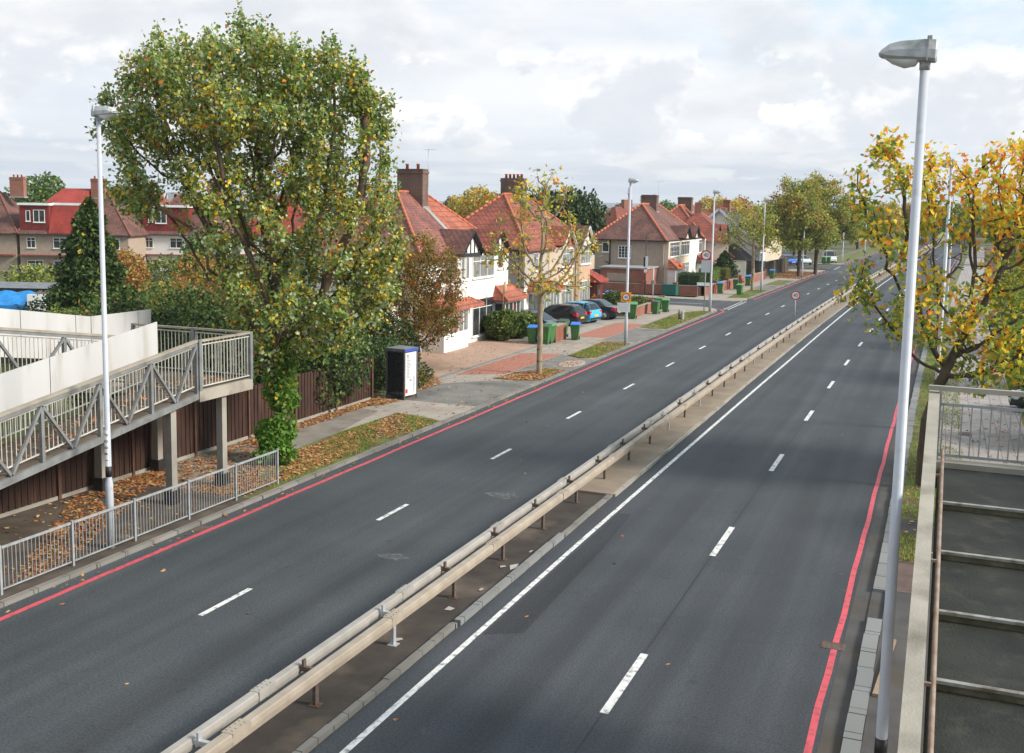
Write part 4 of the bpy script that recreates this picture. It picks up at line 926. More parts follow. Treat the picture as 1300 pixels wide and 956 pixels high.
def gable_bay(parent, yc, w, xf, xe, z0, zp, zr_slope, tile, barge, infill, timbers=5, tm=None):
    xb = xe-(zp-z0)/zr_slope-.1
    mb = MB(); h = w/2
    V = [(xf,yc-h,z0),(xf,yc+h,z0),(xf,yc,zp),(xb,yc-h,z0),(xb,yc+h,z0),(xb,yc,zp)]
    V2 = [(x,y,z+.09) for x,y,z in V]
    mb.add([V[0],V[2],V2[2],V2[0],V[3],V[5],V2[5],V2[3]], [(3,2,6,7),(0,4,5,1),(0,1,2,3),(4,7,6,5),(1,5,6,2),(0,3,7,4)])
    mb.add([V[2],V[1],V2[1],V2[2],V[5],V[4],V2[4],V2[5]], [(3,2,6,7),(0,4,5,1),(0,1,2,3),(4,7,6,5),(1,5,6,2),(0,3,7,4)])
    g = mb.build('bay_roof', tile, parent)
    mb = MB(); mb.add([(xf-.28,yc-h+.12,z0),(xf-.28,yc+h-.12,z0),(xf-.28,yc,zp-.12)],[(0,1,2)])
    mb.add([(xf-.26,yc-h+.10,z0-.0),(xf-.26,yc+h-.10,z0-.0),(xf-.26,yc,zp-.10)],[(0,1,2)])
    gi = mb.build('gable', infill, g)
    mb = MB()
    for s in (-1,1): mb.bar((xf-.02,yc+s*(h+.05),z0-.06),(xf-.02,yc,zp+.02),.05,.2,(0,-s*.7,.7))
    mb.build('bargeboard', barge, g)
    if timbers:
        mb = MB()
        for k in range(timbers):
            t = (k+.5)/timbers*2-1; y = yc+t*h*.85; zt = z0+(zp-z0)*(1-abs(t)*.85)-.15
            if zt > z0+.1: mb.box(xf-.26,xf-.22,y-.055,y+.055,z0,zt)
        mb.box(xf-.27,xf-.2,yc-h,yc+h,z0-.1,z0+.1); mb.build('timber_framing', tm or M['timber_black'], g)
    return g
def gutterline(parent, pts, m=None):
    mb = MB()
    for a,b in zip(pts[:-1],pts[1:]): mb.bar(a,b,.11,.1)
    return mb.build('gutter', m or M['gutter'], parent)
def leanto(parent, x0, x1, y0, y1, zl, zh, m, name='porch_roof', hips=.6):
    """roof leaning on the front wall at x0, falling to x1, hipped both ends"""
    mb = MB(); V = [(x0,y0,zl),(x1,y0,zl),(x1,y1,zl),(x0,y1,zl),(x0,y0+hips,zh),(x0,y1-hips,zh)]
    b = [(x,y,zl-.1) for x,y,_ in V[:4]]
    mb.add(V+b, [(0,1,4),(1,2,5,4),(2,3,5),(6,9,8,7),(0,6,7,1),(1,7,8,2),(2,8,9,3)]); r = mb.build(name, m, parent)
    ridges(r, [((x0,y0+hips,zh),(x1,y0,zl+.02))], M['ridge'], .06); ridges(r, [((x0,y1-hips,zh),(x1,y1,zl+.02))], M['ridge'], .06); return r

# ---- pair one: white with black timbered gables.  local y = Y-53.5, x = X+27
root = empty('semi_detached_house', (-27,53.5,.05), 0, 'white semi detached pair with black timbered gables, half its roof mauve, half orange', 'house')
D = 7.4; W = 11.9; ym = 6.3; ze = 5.25; zr = 9.0; xe = .4; slope = (zr-ze)/(D/2+xe)
mb = MB(); mb.box(-D,0,0,W,0,ze-.1); mb.build('wall', M['white_wall'], root)
hip(root, -D-.4, xe, -.4, ym, ze, zr, 4.6, 0, M['t_mauve'], 'roof')
hip(root, -D-.4, xe, ym+.002, W+.35, ze, zr-.01, 0, 4.4, M['t_orange'], 'roof')
mb = MB(); mb.add([(-D/2,ym-.5,zr+.05),(-D/2,ym+.02,zr+.05),(xe,ym+.02,ze+.06),(xe,ym-.5,ze+.06),(-D/2,ym-.5,zr-.06),(-D/2,ym+.02,zr-.06),(xe,ym+.02,ze-.04),(xe,ym-.5,ze-.04)],[(0,3,2,1),(4,5,6,7),(0,1,5,4),(1,2,6,5),(2,3,7,6),(3,0,4,7)])
mb.build('party_line_flashing', M['lead'], root)
xm = -D/2
ridges(root, [((xm,4.2,zr+.02),(xm,ym,zr+.02)),((xm,ym,zr+.02),(xm,W-4.05,zr+.02)),((xm,4.2,zr+.02),(xe,-.4,ze+.02)),((xm,W-4.05,zr),(xe,W+.35,ze+.02)),((xm,4.2,zr+.02),(-D-.4,-.4,ze+.02)),((xm,ym+.1,zr),(xe,ym+.1,ze+.05))], M['ridge'])
chimney(root, xm+.1, ym-.2, zr-1.0, zr+1.35, 1.75, .75, 2, aerial=1.3)
gable_bay(root, 5.1, 3.3, 1.05, xe, ze+.1, 6.75, slope, M['t_brown'], M['timber_black'], M['white_wall'])
gable_bay(root, 9.4, 3.2, 1.05, xe, ze+.1, 6.72, slope, M['t_red'], M['timber_black'], M['white_wall'])
mb = MB(); mb.prism([(0.02,2.8),(.72,3.7),(.72,11.3),(0.02,11.3)][::1], 0, 5.32); mb.build('bay', M['white_wall'], root)
nx = Vector((.9,-.7,0)).normalized()
window(root, (.12,2.93,3.9), tuple(nx), .9, 1.35, 1, .28, pm=M['glass_pale'])
window(root, (.72,3.85,3.9), (1,0,0), .55, 1.35, 1, 0, pm=M['glass_pale'])
window(root, (.72,4.55,3.9), (1,0,0), .5, 1.35, 1, 0, pm=M['glass_pale'])
window(root, (.72,5.55,3.9), (1,0,0), 3.3, 1.4, 3, .28, pm=M['glass_pale'])
window(root, (.72,9.5,4.3), (1,0,0), .8, .95, 1, 0)
window(root, (.72,3.85,.75), (1,0,0), 1.1, 1.75, 2, .28, pm=M['glass_pale'])
window(root, (.72,5.6,.35), (1,0,0), 3.2, 2.3, 3, .25, fm=M['upvc'], pm=M['glass_dark'])
window(root, (-3.2,0,3.4), (0,-1,0), 1.3, 1.2, 2)
# conservatory-like porch on the left
mb = MB(); mb.box(.02,1.35,.4,3.7,0,1.05); mb.box(.02,1.35,.4,3.7,2.2,2.4)
for a in np.linspace(.4,3.62,6): mb.box(1.27,1.35,a,a+.08,1.05,2.2)
for a in (.3,.8): mb.box(a,a+.08,.4,.48,1.05,2.2)
p = mb.build('porch', M['upvc'], root)
mb = MB(); mb.box(.05,1.3,.44,3.66,1.05,2.2); mb.build('glazing', M['glass_pale'], p)
leanto(root, .02, 1.65, .1, 5.4, 2.45, 3.15, M['t_orange'])
# right porch
mb = MB(); mb.box(.73,1.5,9.0,11.6,0,.7); mb.box(.73,1.5,9.0,11.6,2.15,2.35)
for a in (9.0,9.6,10.3,10.9,11.52): mb.box(1.42,1.5,a,a+.08,.7,2.15)
mb.box(.73,.8,9.,9.08,.7,2.15); p = mb.build('porch', M['upvc'], root)
mb = MB(); mb.box(.75,1.45,9.05,11.55,.7,2.15); mb.build('glazing', M['glass_dark'], p)
mb = MB(); mb.box(1.455,1.47,10.4,10.85,.1,2.1); mb.build('door', M['door_red'], p)
leanto(root, .73, 1.85, 8.6, 12.2, 2.4, 3.25, M['t_orange'])
gutterline(root, [(xe+.05,-.4,ze-.05),(xe+.05,3.4,ze-.05)]); gutterline(root, [(.0,W+.05,ze-.1),(-D,W+.05,ze-.1)])
mb = MB(); mb.tube([(.1,W+.05,0),(.1,W+.05,ze)],.045,6); mb.build('downpipe', M['gutter'], root)

# ---- pair two
root = empty('semi_detached_house', (-27,69.6,.05), 0, 'semi detached pair with white bargeboards behind the parked cars and a grey side wall', 'house')
D = 7.2; W = 13.6; ym = 6.8; ze = 5.3; zr = 9.15; slope = (zr-ze)/(D/2+xe); xm = -D/2
mb = MB(); mb.box(-D,0,0,W,0,ze-.1); mb.build('wall', M['grey_wall'], root)
mb = MB(); mb.box(-D-.02,.02,-.02,.0,0,2.6); mb.box(.0,.02,0,W,0,2.6); mb.build('white_base_wall', M['white_wall'], root)
mb = MB(); mb.box(-D-.04,.04,-.05,-.0,2.6,2.72); mb.build('string_course', M['brick_red'], root)
hip(root, -D-.4, xe, -.4, ym, ze, zr, 5.2, 0, M['t_red'])
hip(root, -D-.4, xe, ym+.002, W+.4, ze, zr-.01, 0, 5.4, M['t_mauve'])
ridges(root, [((xm,4.8,zr+.02),(xm,W-5,zr+.02)),((xm,4.8,zr+.02),(xe,-.4,ze+.02)),((xm,W-5,zr),(xe,W+.4,ze+.02)),((xm,4.8,zr+.02),(-D-.4,-.4,ze+.02)),((xm,W-5,zr),(-D-.4,W+.4,ze))], M['ridge'])
chimney(root, xm, ym-.1, zr-.9, zr+1.15, 1.85, .75, 5)
gable_bay(root, 6.9, 2.9, 1.0, xe, ze+.1, 6.75, slope, M['t_orange'], M['upvc'], M['t_orange'], 0)
gable_bay(root, 11.4, 2.9, 1.0, xe, ze+.1, 6.78, slope, M['t_brown'], M['upvc'], M['white_wall'], 4, M['upvc'])
mb = MB(); mb.prism([(0.03,4.9),(.7,5.7),(.7,8.4),(0.03,8.6)], 0, 5.3); mb.build('bay', M['cream_wall'], root)
mb = MB(); mb.prism([(0.03,9.6),(.7,10.),(.7,12.7),(0.03,13.1)], 0, 5.3); mb.build('bay', M['pink_wall'], root)
window(root, (.70,5.75,3.85), (1,0,0), 2.55, 1.35, 3, .3, pm=M['glass_pale']); window(root, (.70,10.1,3.85), (1,0,0), 2.5, 1.4, 4, .3, pm=M['glass_pale'])
window(root, (.70,5.8,.8), (1,0,0), 2.5, 1.75, 3, .28, pm=M['glass_pale']); window(root, (.70,10.1,.8), (1,0,0), 2.5, 1.75, 4, .28, pm=M['glass_pale'])
window(root, (-2.6,-.02,3.6), (0,-1,0), .8, 1.2, 1); window(root, (0,1.6,3.7), (1,0,0), 1.0, 1.3, 1, pm=M['glass_pale']); window(root, (.021,2.0,.9), (1,0,0), 2.0, 1.6, 3, .28, pm=M['glass_pale'])
mb = MB(); mb.box(.0,1.1,.9,4.4,0,.8); mb.box(.0,1.1,.9,4.4,2.15,2.4)
for a in np.linspace(.9,4.32,6): mb.box(1.02,1.1,a,a+.08,.8,2.15)
p = mb.build('porch', M['upvc'], root); mb = MB(); mb.box(.03,1.05,.95,4.35,.8,2.15); mb.build('glazing', M['glass_pale'], p)
leanto(root, .02, 1.4, .5, 4.8, 2.45, 3.1, M['t_orange'])
mb = MB(); mb.box(.03,1.3,12.9,14.3,0,2.35); p = mb.build('porch', M['door_red'], root); leanto(root, .02, 1.6, 12.6, 15.0, 2.4, 3.3, M['t_bright'])
mb = MB(); mb.box(1.301,1.32,13.1,13.6,.2,2.1); mb.build('glazing', M['glass_dark'], p)
mb = MB(); mb.box(-3.0,.1,14.35,15.9,0,2.3); mb.build('side_extension', M['brick_red'], root)
mb = MB(); mb.box(-3.1,.25,14.3,16.,2.301,2.42); mb.build('flat_roof', M['gutter'], root)
gutterline(root, [(-D-.4,-.47,ze-.05),(xe+.05,-.47,ze-.05)]); mb = MB(); mb.tube([(-.4,-.08,0),(-.4,-.08,ze)],.045,6); mb.build('downpipe', M['gutter'], root)
mb = MB(); mb.tube([(.75,8.9,0),(.75,8.9,5.2)],.04,6); mb.build('downpipe', M['gutter'], root)
mb = MB()
for k in range(3): mb.tube([(.72+.03*k,9.05,3.2-.0),(.74+.03*k,9.05,3.2)],[.28-.08*k,.28-.08*k],14)
mb.build('satellite_dish', M['sign_grey'], root)

# ---- pairs three and four beyond the side road
def far_pair(loc, W, label, wallm, roofm, frontcols, chim_y, gab, wins, aerial=None, sidewin=True, r1=M['ridge']):
    root = empty('semi_detached_house', loc, 0, label, 'house')
    D = 7.3; ze = 5.1; zr = 8.75; slope = (zr-ze)/(D/2+xe); xm = -D/2
    mb = MB(); mb.box(-D,0,0,W,0,ze-.1); mb.build('wall', wallm, root)
    hip(root, -D-.4, xe, -.4, W/2, ze, zr, 5.0, 0, roofm[0]); hip(root, -D-.4, xe, W/2+.002, W+.4, ze, zr-.01, 0, 5.0, roofm[1])
    ridges(root, [((xm,4.6,zr+.02),(xm,W-4.6,zr+.02)),((xm,4.6,zr+.02),(xe,-.4,ze+.02)),((xm,W-4.6,zr),(xe,W+.4,ze+.02)),((xm,4.6,zr+.02),(-D-.4,-.4,ze+.02)),((xm,W-4.6,zr),(-D-.4,W+.4,ze))], r1, .13)
    chimney(root, xm, chim_y, zr-.9, zr+.95, 1.7, .8, 0, aerial=aerial)
    mb = MB(); mb.box(.01,.45,.25,W*.6,0,5.05); mb.build('bay', frontcols[0], root)
    mb = MB(); mb.box(.01,.45,W*.6+.01,W-.25,0,5.05); mb.build('bay', frontcols[1], root)
    for yc in gab:
        gable_bay(root, yc, 3.2, 1.0, xe, ze+.1, 6.45, slope, roofm[0], M['timber_black'], M['cream_wall'], 0)
    for y0, ww, fm_, nc in wins:
        window(root, (.45,y0,3.4), (1,0,0), ww, 1.5, nc, .25, fm=fm_, glaz=3 if nc > 5 else 0)
        window(root, (.45,y0,.9), (1,0,0), ww, 1.7, nc, .25, fm=fm_ if fm_ is M['upvc'] else None, pm=M['glass_pale'])
    for y0 in (-.2, W-3.0):
        mb = MB(); mb.box(.46,1.3,y0+.3,y0+2.7,0,2.3); p = mb.build('porch', M['upvc'], root)
        mb = MB(); mb.box(1.301,1.32,y0+.5,y0+2.5,.7,2.1); mb.build('glazing', M['glass_pale'], p)
        leanto(root, .452, 1.6, y0, y0+3., 2.35, 3.2, M['t_orange'] if y0 < 0 else M['t_brown'])
    pass
    if sidewin:
        window(root, (-6.5,0,3.75), (0,-1,0), .75, 1.0, 1, 0); window(root, (-4.75,0,3.2), (0,-1,0), 1.35, 1.25, 4, 0, glaz=4)
        mb = MB(); mb.tube([(-5.65,-.06,0),(-5.65,-.06,ze)],.07,6); mb.bar((-6.1,-.06,2.8),(-5.65,-.06,2.6),.08); mb.build('soil_pipe', M['gutter'], root)
    gutterline(root, [(-D-.4,-.47,ze-.06),(xe+.05,-.47,ze-.06),(xe+.05,W+.4,ze-.06)])
    return root
r3 = far_pair((-26.5,107.2,.05), 16.3, 'semi detached pair with tan side wall and brown roof at the side road corner', M['tan_wall'], (M['t_brown'],M['t_brown']), (M['cream_wall'],M['white_wall']), 7.8, (6.8,11.4), [(.8,4.1,M['upvc'],6),(5.7,4.0,M['upvc'],5),(14.6,1.4,M['upvc'],2)], 1.6)
mb = MB(); mb.box(-5.2,-.6,-4.6,-.1,0,2.35); g = mb.build('side_garage', M['brick_red'], r3); mb = MB(); mb.box(-5.35,-.45,-4.75,-.02,2.351,2.5); mb.build('flat_roof', M['lead'], g)
mb = MB(); mb.box(-4.5,-2.3,-4.62,-4.601,1.1,1.9); mb.build('panel', M['tan_wall'], g)
mb = MB(); mb.box(-6.1,-5.25,-4.5,-4.45,0,2.2); mb.build('side_gate', mat('green_gate', (.02,.05,.04), .7), r3)
mb = MB(); mb.tube([(1.5,-.1,2.6),(1.52,-.1,2.61)],[.2,.2],10)
lamp = MB(); n=10
for i in range(6):
    a0 = -PI/2+PI*i/6; a1 = a0+PI/6; lamp.tube([(0,0,.22*math.sin(a0)),(0,0,.22*math.sin(a1)+.0001)],[max(.01,.22*math.cos(a0)),max(.01,.22*math.cos(a1))],12,False)
o = lamp.build('hanging_ball', mat('orange_plastic', (.9,.13,.01), .5), None, (-24.6,106.7,2.75)); tag(o,'small bright orange ball hanging at the porch corner of the tan walled house','ball')
far_pair((-26.3,123.9,.05), 16.0, 'semi detached pair with orange ridges next beyond the tan walled corner house', M['cream_wall'], (M['t_red'],M['t_mauve']), (M['white_wall'],M['pink_wall']), 7.4, (5.9,10.8), [(.5,4.6,M['upvc'],5),(9.9,3.6,M['frame_brown'],5)], None, False)
# chalet with black roof and white gable wall
root = empty('chalet_house', (-23.5,143,.05), 0, 'white gabled house with a steep dark roof and red ridge behind the pale tree', 'house')
mb = MB(); mb.box(-9,0,0,11,0,4.2); mb.add([(-9,0,4.2),(0,0,4.2),(-4.5,0,8.2),(-9,11,4.2),(0,11,4.2),(-4.5,11,8.2)],[(0,1,2),(3,5,4),(0,3,4,1)]); mb.build('wall', M['white_wall'], root)
mb = MB()
for s,(xa,za,xb,zb_) in enumerate([(-4.5,8.45,.9,3.6),(-9.9,3.6,-4.5,8.45)]):
    mb.add([(xa,-.4,za),(xb,-.4,zb_),(xb,11.4,zb_),(xa,11.4,za),(xa,-.4,za-.18),(xb,-.4,zb_-.18),(xb,11.4,zb_-.18),(xa,11.4,za-.18)],[(0,1,2,3),(7,6,5,4),(0,4,5,1),(1,5,6,2),(2,6,7,3),(3,7,4,0)])
mb.build('roof', M['t_dark'], root); ridges(root, [((-4.5,-.4,8.5),(-4.5,11.4,8.5))], M['t_bright'], .14)
mb = MB()
for a,b in (((-4.5,-.42,8.4),(.95,-.42,3.55)),((-4.5,-.42,8.4),(-9.95,-.42,3.55))): mb.bar(a,b,.06,.32,(0,0,1))
mb.build('bargeboard', M['upvc'], root); chimney(root, -4.5, 5, 8.0, 9.6, .9, .9, 0, M['brick_chim_red'])
window(root, (-3.6,0,1.), (0,-1,0), 1.4, 1.3, 2); window(root, (0,2,1.), (1,0,0), 3, 1.5, 3); window(root, (0,7,1.), (1,0,0), 2, 1.5, 2)
mb = MB(); mb.box(-4.5,0.2,-5.4,-.5,0,2.0); g = mb.build('garage', M['white_wall'], root)
mb = MB(); mb.add([(-4.8,-5.7,2.0),(.5,-5.7,2.0),(.5,-.3,2.0),(-4.8,-.3,2.0),(-2.2,-4.4,4.0),(-2.2,-.3,4.0)],[(0,1,4),(1,2,5,4),(2,3,5),(3,0,4,5),(3,2,1,0)]); mb.build('garage_roof', M['t_dark'], g)

# ---- houses of the road behind
def back_house(loc, rz, W, label, wall, roof, dorm=None, chim=(4,), cm=None, extra=None):
    root = empty('terraced_house', loc, rz, label, 'house'); D = 8.5; ze = 5.1; zr = 9.9
    mb = MB(); mb.box(-D,0,0,W,0,ze-.1); mb.build('wall', wall, root)
    hip(root, -D-.4, .4, -.4, W+.4, ze, zr, 4.2, 4.2, roof)
    ridges(root, [((-D/2,3.8,zr),(-D/2,W-3.8,zr)),((-D/2,3.8,zr),(.4,-.4,ze)),((-D/2,W-3.8,zr),(.4,W+.4,ze)),((-D/2,3.8,zr),(-D-.4,-.4,ze)),((-D/2,W-3.8,zr),(-D-.4,W+.4,ze))], M['ridge_dark'], .12)
    for c in chim: chimney(root, -D/2+.2, c, zr-.8, zr+1.5, .8, 1.6, 3, cm or M['brick_chim_red'])
    for k in range(int(W/3)):
        window(root, (0,.8+k*3,3.5), (1,0,0), 1.5 if k%2 else 1.0, 1.2, 2); window(root, (0,.8+k*3,.8), (1,0,0), 1.8, 1.3, 2)
    mb = MB(); mb.box(0,.6,0.1,W-.1,2.62,2.75); mb.build('canopy', M['t_red'], root)
    mb = MB(); mb.box(.001,.05,W*.5,W*.5+.9,0,2.0); mb.build('door', M['door_dark'], root)
    gutterline(root, [(.45,-.4,ze-.05),(.45,W+.4,ze-.05)])
    if dorm:
        y0,y1 = dorm
        mb = MB(); mb.box(-D/2,.02,y0,y1,ze+.15,8.3); d = mb.build('dormer', M['tilehung_red'], root)
        mb = MB(); mb.box(-D/2-.1,.25,y0-.15,y1+.15,8.301,8.55); mb.build('dormer_fascia', M['upvc'], d)
        window(root, (.02,y0+.7,6.5), (1,0,0), .5, 1.2, 1, .0); window(root, (.02,y0+1.55,6.4), (1,0,0), 1.3, 1.4, 2, .0)
    return root
import math as _m
def vp(px_fwd, px_lat):  # distance forward / lateral in the view direction -> world
    a = R(21.8); return (px_lat*math.cos(a)-px_fwd*math.sin(a), px_lat*math.sin(a)+px_fwd*math.cos(a))
F0 = 122.
def bh(lat, fwd=F0, **k):
    x,y = vp(fwd, lat); return back_house((x,y,-.85), R(21.8-90), **k)
# local +y runs to the viewer's right
bh(-67.8, W=11.5, label='leftmost brown roofed house of the road behind', wall=M['tan_wall'], roof=M['t_brown'], chim=(10.1,))
b2 = bh(-55.9, W=12.3, label='house of the road behind with a red tile hung dormer', wall=M['tan_wall'], roof=M['t_brown'], dorm=(0.1,3.4), chim=(7.6,))
mb = MB(); mb.add([(-4.2,3.45,8.6),(-4.2,6.6,8.6),(.4,6.6,5.2),(.4,3.45,5.2),(-4.2,3.45,9.1),(-4.2,6.6,9.1),(-.9,6.6,8.5),(-.9,3.45,8.5)],[(0,1,2,3),(4,7,6,5),(3,2,6,7),(0,3,7,4),(1,5,6,2),(0,4,5,1)]); rr = mb.build('loft_roof', M['t_bright'], b2)
mb = MB(); mb.box(-.95,-.8,3.45,6.7,8.35,8.62); mb.build('fascia', M['upvc'], rr)
mb = MB(); mb.add([(-4.3,2.4,9.0),(-4.3,6.6,9.0),(-1.2,6.6,8.63),(-1.2,2.4,8.63),(-4.25,3.4,10.3),(-4.25,6.6,10.3)],[(0,3,2,1),(3,4,0),(2,3,4,5),(1,2,5),(0,4,5,1)]); mb.build('loft_top_roof', M['t_bright'], rr)
bh(-44.6, W=10, fwd=128, label='red roofed house of the road behind, mostly hidden behind the big tree', wall=M['white_wall'], roof=M['t_brown'], dorm=(.6,6), chim=(8,))
bh(-33.5, W=9, fwd=132, label='white and red house of the road behind seen through the big tree crown', wall=M['white_wall'], roof=M['t_bright'], chim=(2,))
bh(-23, W=9, fwd=136, label='tan house of the road behind hidden by the crown of the big tree', wall=M['tan_wall'], roof=M['t_red'], chim=(6,))
# low lean-to extension beside the first semi
mb = MB(); mb.box(-33.5,-28,47.5,53.2,.05,3.0); root = tag(mb.build('side_garage', M['white_wall']), 'low white garage half hidden behind the copper leaved shrub', 'garage')
mb = MB(); mb.box(-33.7,-27.8,47.3,53.25,3.001,3.2); mb.build('flat_roof', M['lead'], root)

# sheds, tarp behind the ramp on the left
def shed(loc, rz, w, d, h, wall, roof, label, flat=False):
    root = empty('garden_shed', loc, rz, label, 'shed'); mb = MB(); mb.box(-w/2,w/2,-d/2,d/2,0,h); mb.build('wall', wall, root)
    mb = MB(); mb.add([(-w/2-.2,-d/2-.2,h+.001),(w/2+.2,-d/2-.2,h+.001),(w/2+.2,d/2+.2,h+.001),(-w/2-.2,d/2+.2,h+.001),(-w/2-.2,0,h+(.25 if flat else 1)),(w/2+.2,0,h+(.25 if flat else 1))],[(0,1,5,4),(2,3,4,5),(0,4,3),(1,2,5),(3,2,1,0)]); mb.build('roof', roof, root)
    mb = MB(); mb.box(-.4,.4,-d/2-.03,-d/2-.002,.1,h-.2); mb.build('door', M['door_dark'], root)
    return root
M['felt'] = mat('grey_roofing_felt', (.13,.145,.155), .85, (.19,.2,.21), 2, 6)
x,y = vp(80,-36.2); shed((x,y,-.2), R(21.8), 7, 5, 2.0, M['fence_grey'], M['felt'], 'long low shed with grey felt roof behind the white ramp panels', True)
x,y = vp(74,-30.2); shed((x,y,-.3), R(21.8), 4.5, 3, 2.0, M['fence_grey'], M['fence_grey'], 'weathered flat shed roof next to the blue tarpaulin', True)
x,y = vp(72,-32.0); mb = MB(); mb.box(-.6,.6,-.1,.1,0,1.85); o = mb.build('white_board', M['sign_white'], None, (x,y,0)); o.rotation_euler = (0,0,R(21.8)); tag(o,'upright pale board among the sheds left of the lamp post','board')
x,y = vp(74.5,-34.3); mb = MB(); V=[];n=9
for j in range(5):
    for i in range(n): V.append((-1.7+3.4*i/(n-1), -.6+j*.3+.04*math.sin(i*2+j), .9+j*.22+.08*math.sin(i*1.9+j*1.3)))
mb.add(V,[(j*n+i,j*n+i+1,(j+1)*n+i+1,(j+1)*n+i) for j in range(4) for i in range(n-1)]); mb.box(-1.7,1.7,-.66,-.6,0.1,.9)
o = mb.build('tarpaulin', mat('blue_tarp', (.01,.25,.62), .4, (.02,.18,.45), 2), None, (x,y,.0)); o.rotation_euler=(0,0,R(21.8)); tag(o,'bright blue tarpaulin in front of the grey shed','tarpaulin')

# ------------------------------------------------------------------ garden walls
def lowwall(pts, h, label, m=None, cope=True, name='garden_wall', piers=True, th=.22):
    root = empty(name, (pts[0][0],pts[0][1],.05), 0, label, 'wall'); ox, oy = pts[0]; m = m or M['brick_red']
    W = MB(); C = MB()
    for a,b in zip(pts[:-1],pts[1:]):
        W.bar((a[0]-ox,a[1]-oy,h/2),(b[0]-ox,b[1]-oy,h/2),th,h); C.bar((a[0]-ox,a[1]-oy,h+.03),(b[0]-ox,b[1]-oy,h+.03),th+.06,.055)
    W.build('brickwork', m, root)
    if cope: C.build('coping', M['conc'], root)
    if piers:
        for p in pts:
            mb = MB(); x,y = p[0]-ox,p[1]-oy; mb.box(x-.2,x+.2,y-.2,y+.2,0,h+.25); mb.box(x-.24,x+.24,y-.24,y+.24,h+.251,h+.31); mb.build('pier', m, root)
lowwall([(-22.0,61.6),(-22.0,63.6)], 1.0, 'short red brick pier wall between the wheelie bins', piers=False, th=.45)
lowwall([(-21.75,79.0),(-21.75,84.2),(-21.75,88.0)], .75, 'low red brick garden wall behind the bins before the side road')
lowwall([(-21.75,88.0),(-28,89.6)], .8, 'low red brick garden wall turning into the side road', piers=False)
lowwall([(-32,101.9),(-27,102.0),(-24,102.2),(-21.3,102.6)], .95, 'brick garden wall along the far side of the side road')
lowwall([(-21.3,102.6),(-21.2,107.5),(-21.0,112.5),(-20.8,117.)], .95, 'brick and post garden wall in front of the green hedge', M['brick_red'])
lowwall([(-20.8,119.),(-20.5,126),(-20.3,133)], .9, 'farther brick garden wall with pink posts', M['brick_red'])
def boardfence(a, b, h, m, label, post=True):
    a = Vector((*a,0)); b = Vector((*b,0)); d = b-a; L = d.length; root = empty('board_fence', (a.x,a.y,.05), math.atan2(d.y,d.x), label, 'fence')
    mb = MB(); x = 0; k = 0
    while x < L: mb.box(x, min(x+.14,L), -.02+(.015 if k%2 else 0), .01+(.015 if k%2 else 0), .05, h+random.uniform(-.02,.02)); x += .15; k += 1
    mb.build('boards', m, root)
    n = max(1,int(L/2.4))
    for k in range(n+1):
        mb = MB(); x = L*k/n; mb.box(x-.05,x+.05,-.08,-.03,0,h+.05); mb.build('post', M['fence_post'] if m is M['fence_brown'] else m, root)
boardfence((-26,137.6),(-21.0,137.9), 2.0, M['black'], 'black panel fence in front of the white gabled house')
boardfence((-21.0,138),(-20.3,154), 1.9, M['fence_grey'], 'weathered board fence running towards the big brown tree')
boardfence((-28.5,53),(-28.5,42), 1.8, M['fence_brown'], 'brown fence mostly buried in the copper leaved bushes')
boardfence((-46,38),(-30,47), 1.8, M['fence_grey'], 'garden fence hidden behind the evergreens left of the big tree')

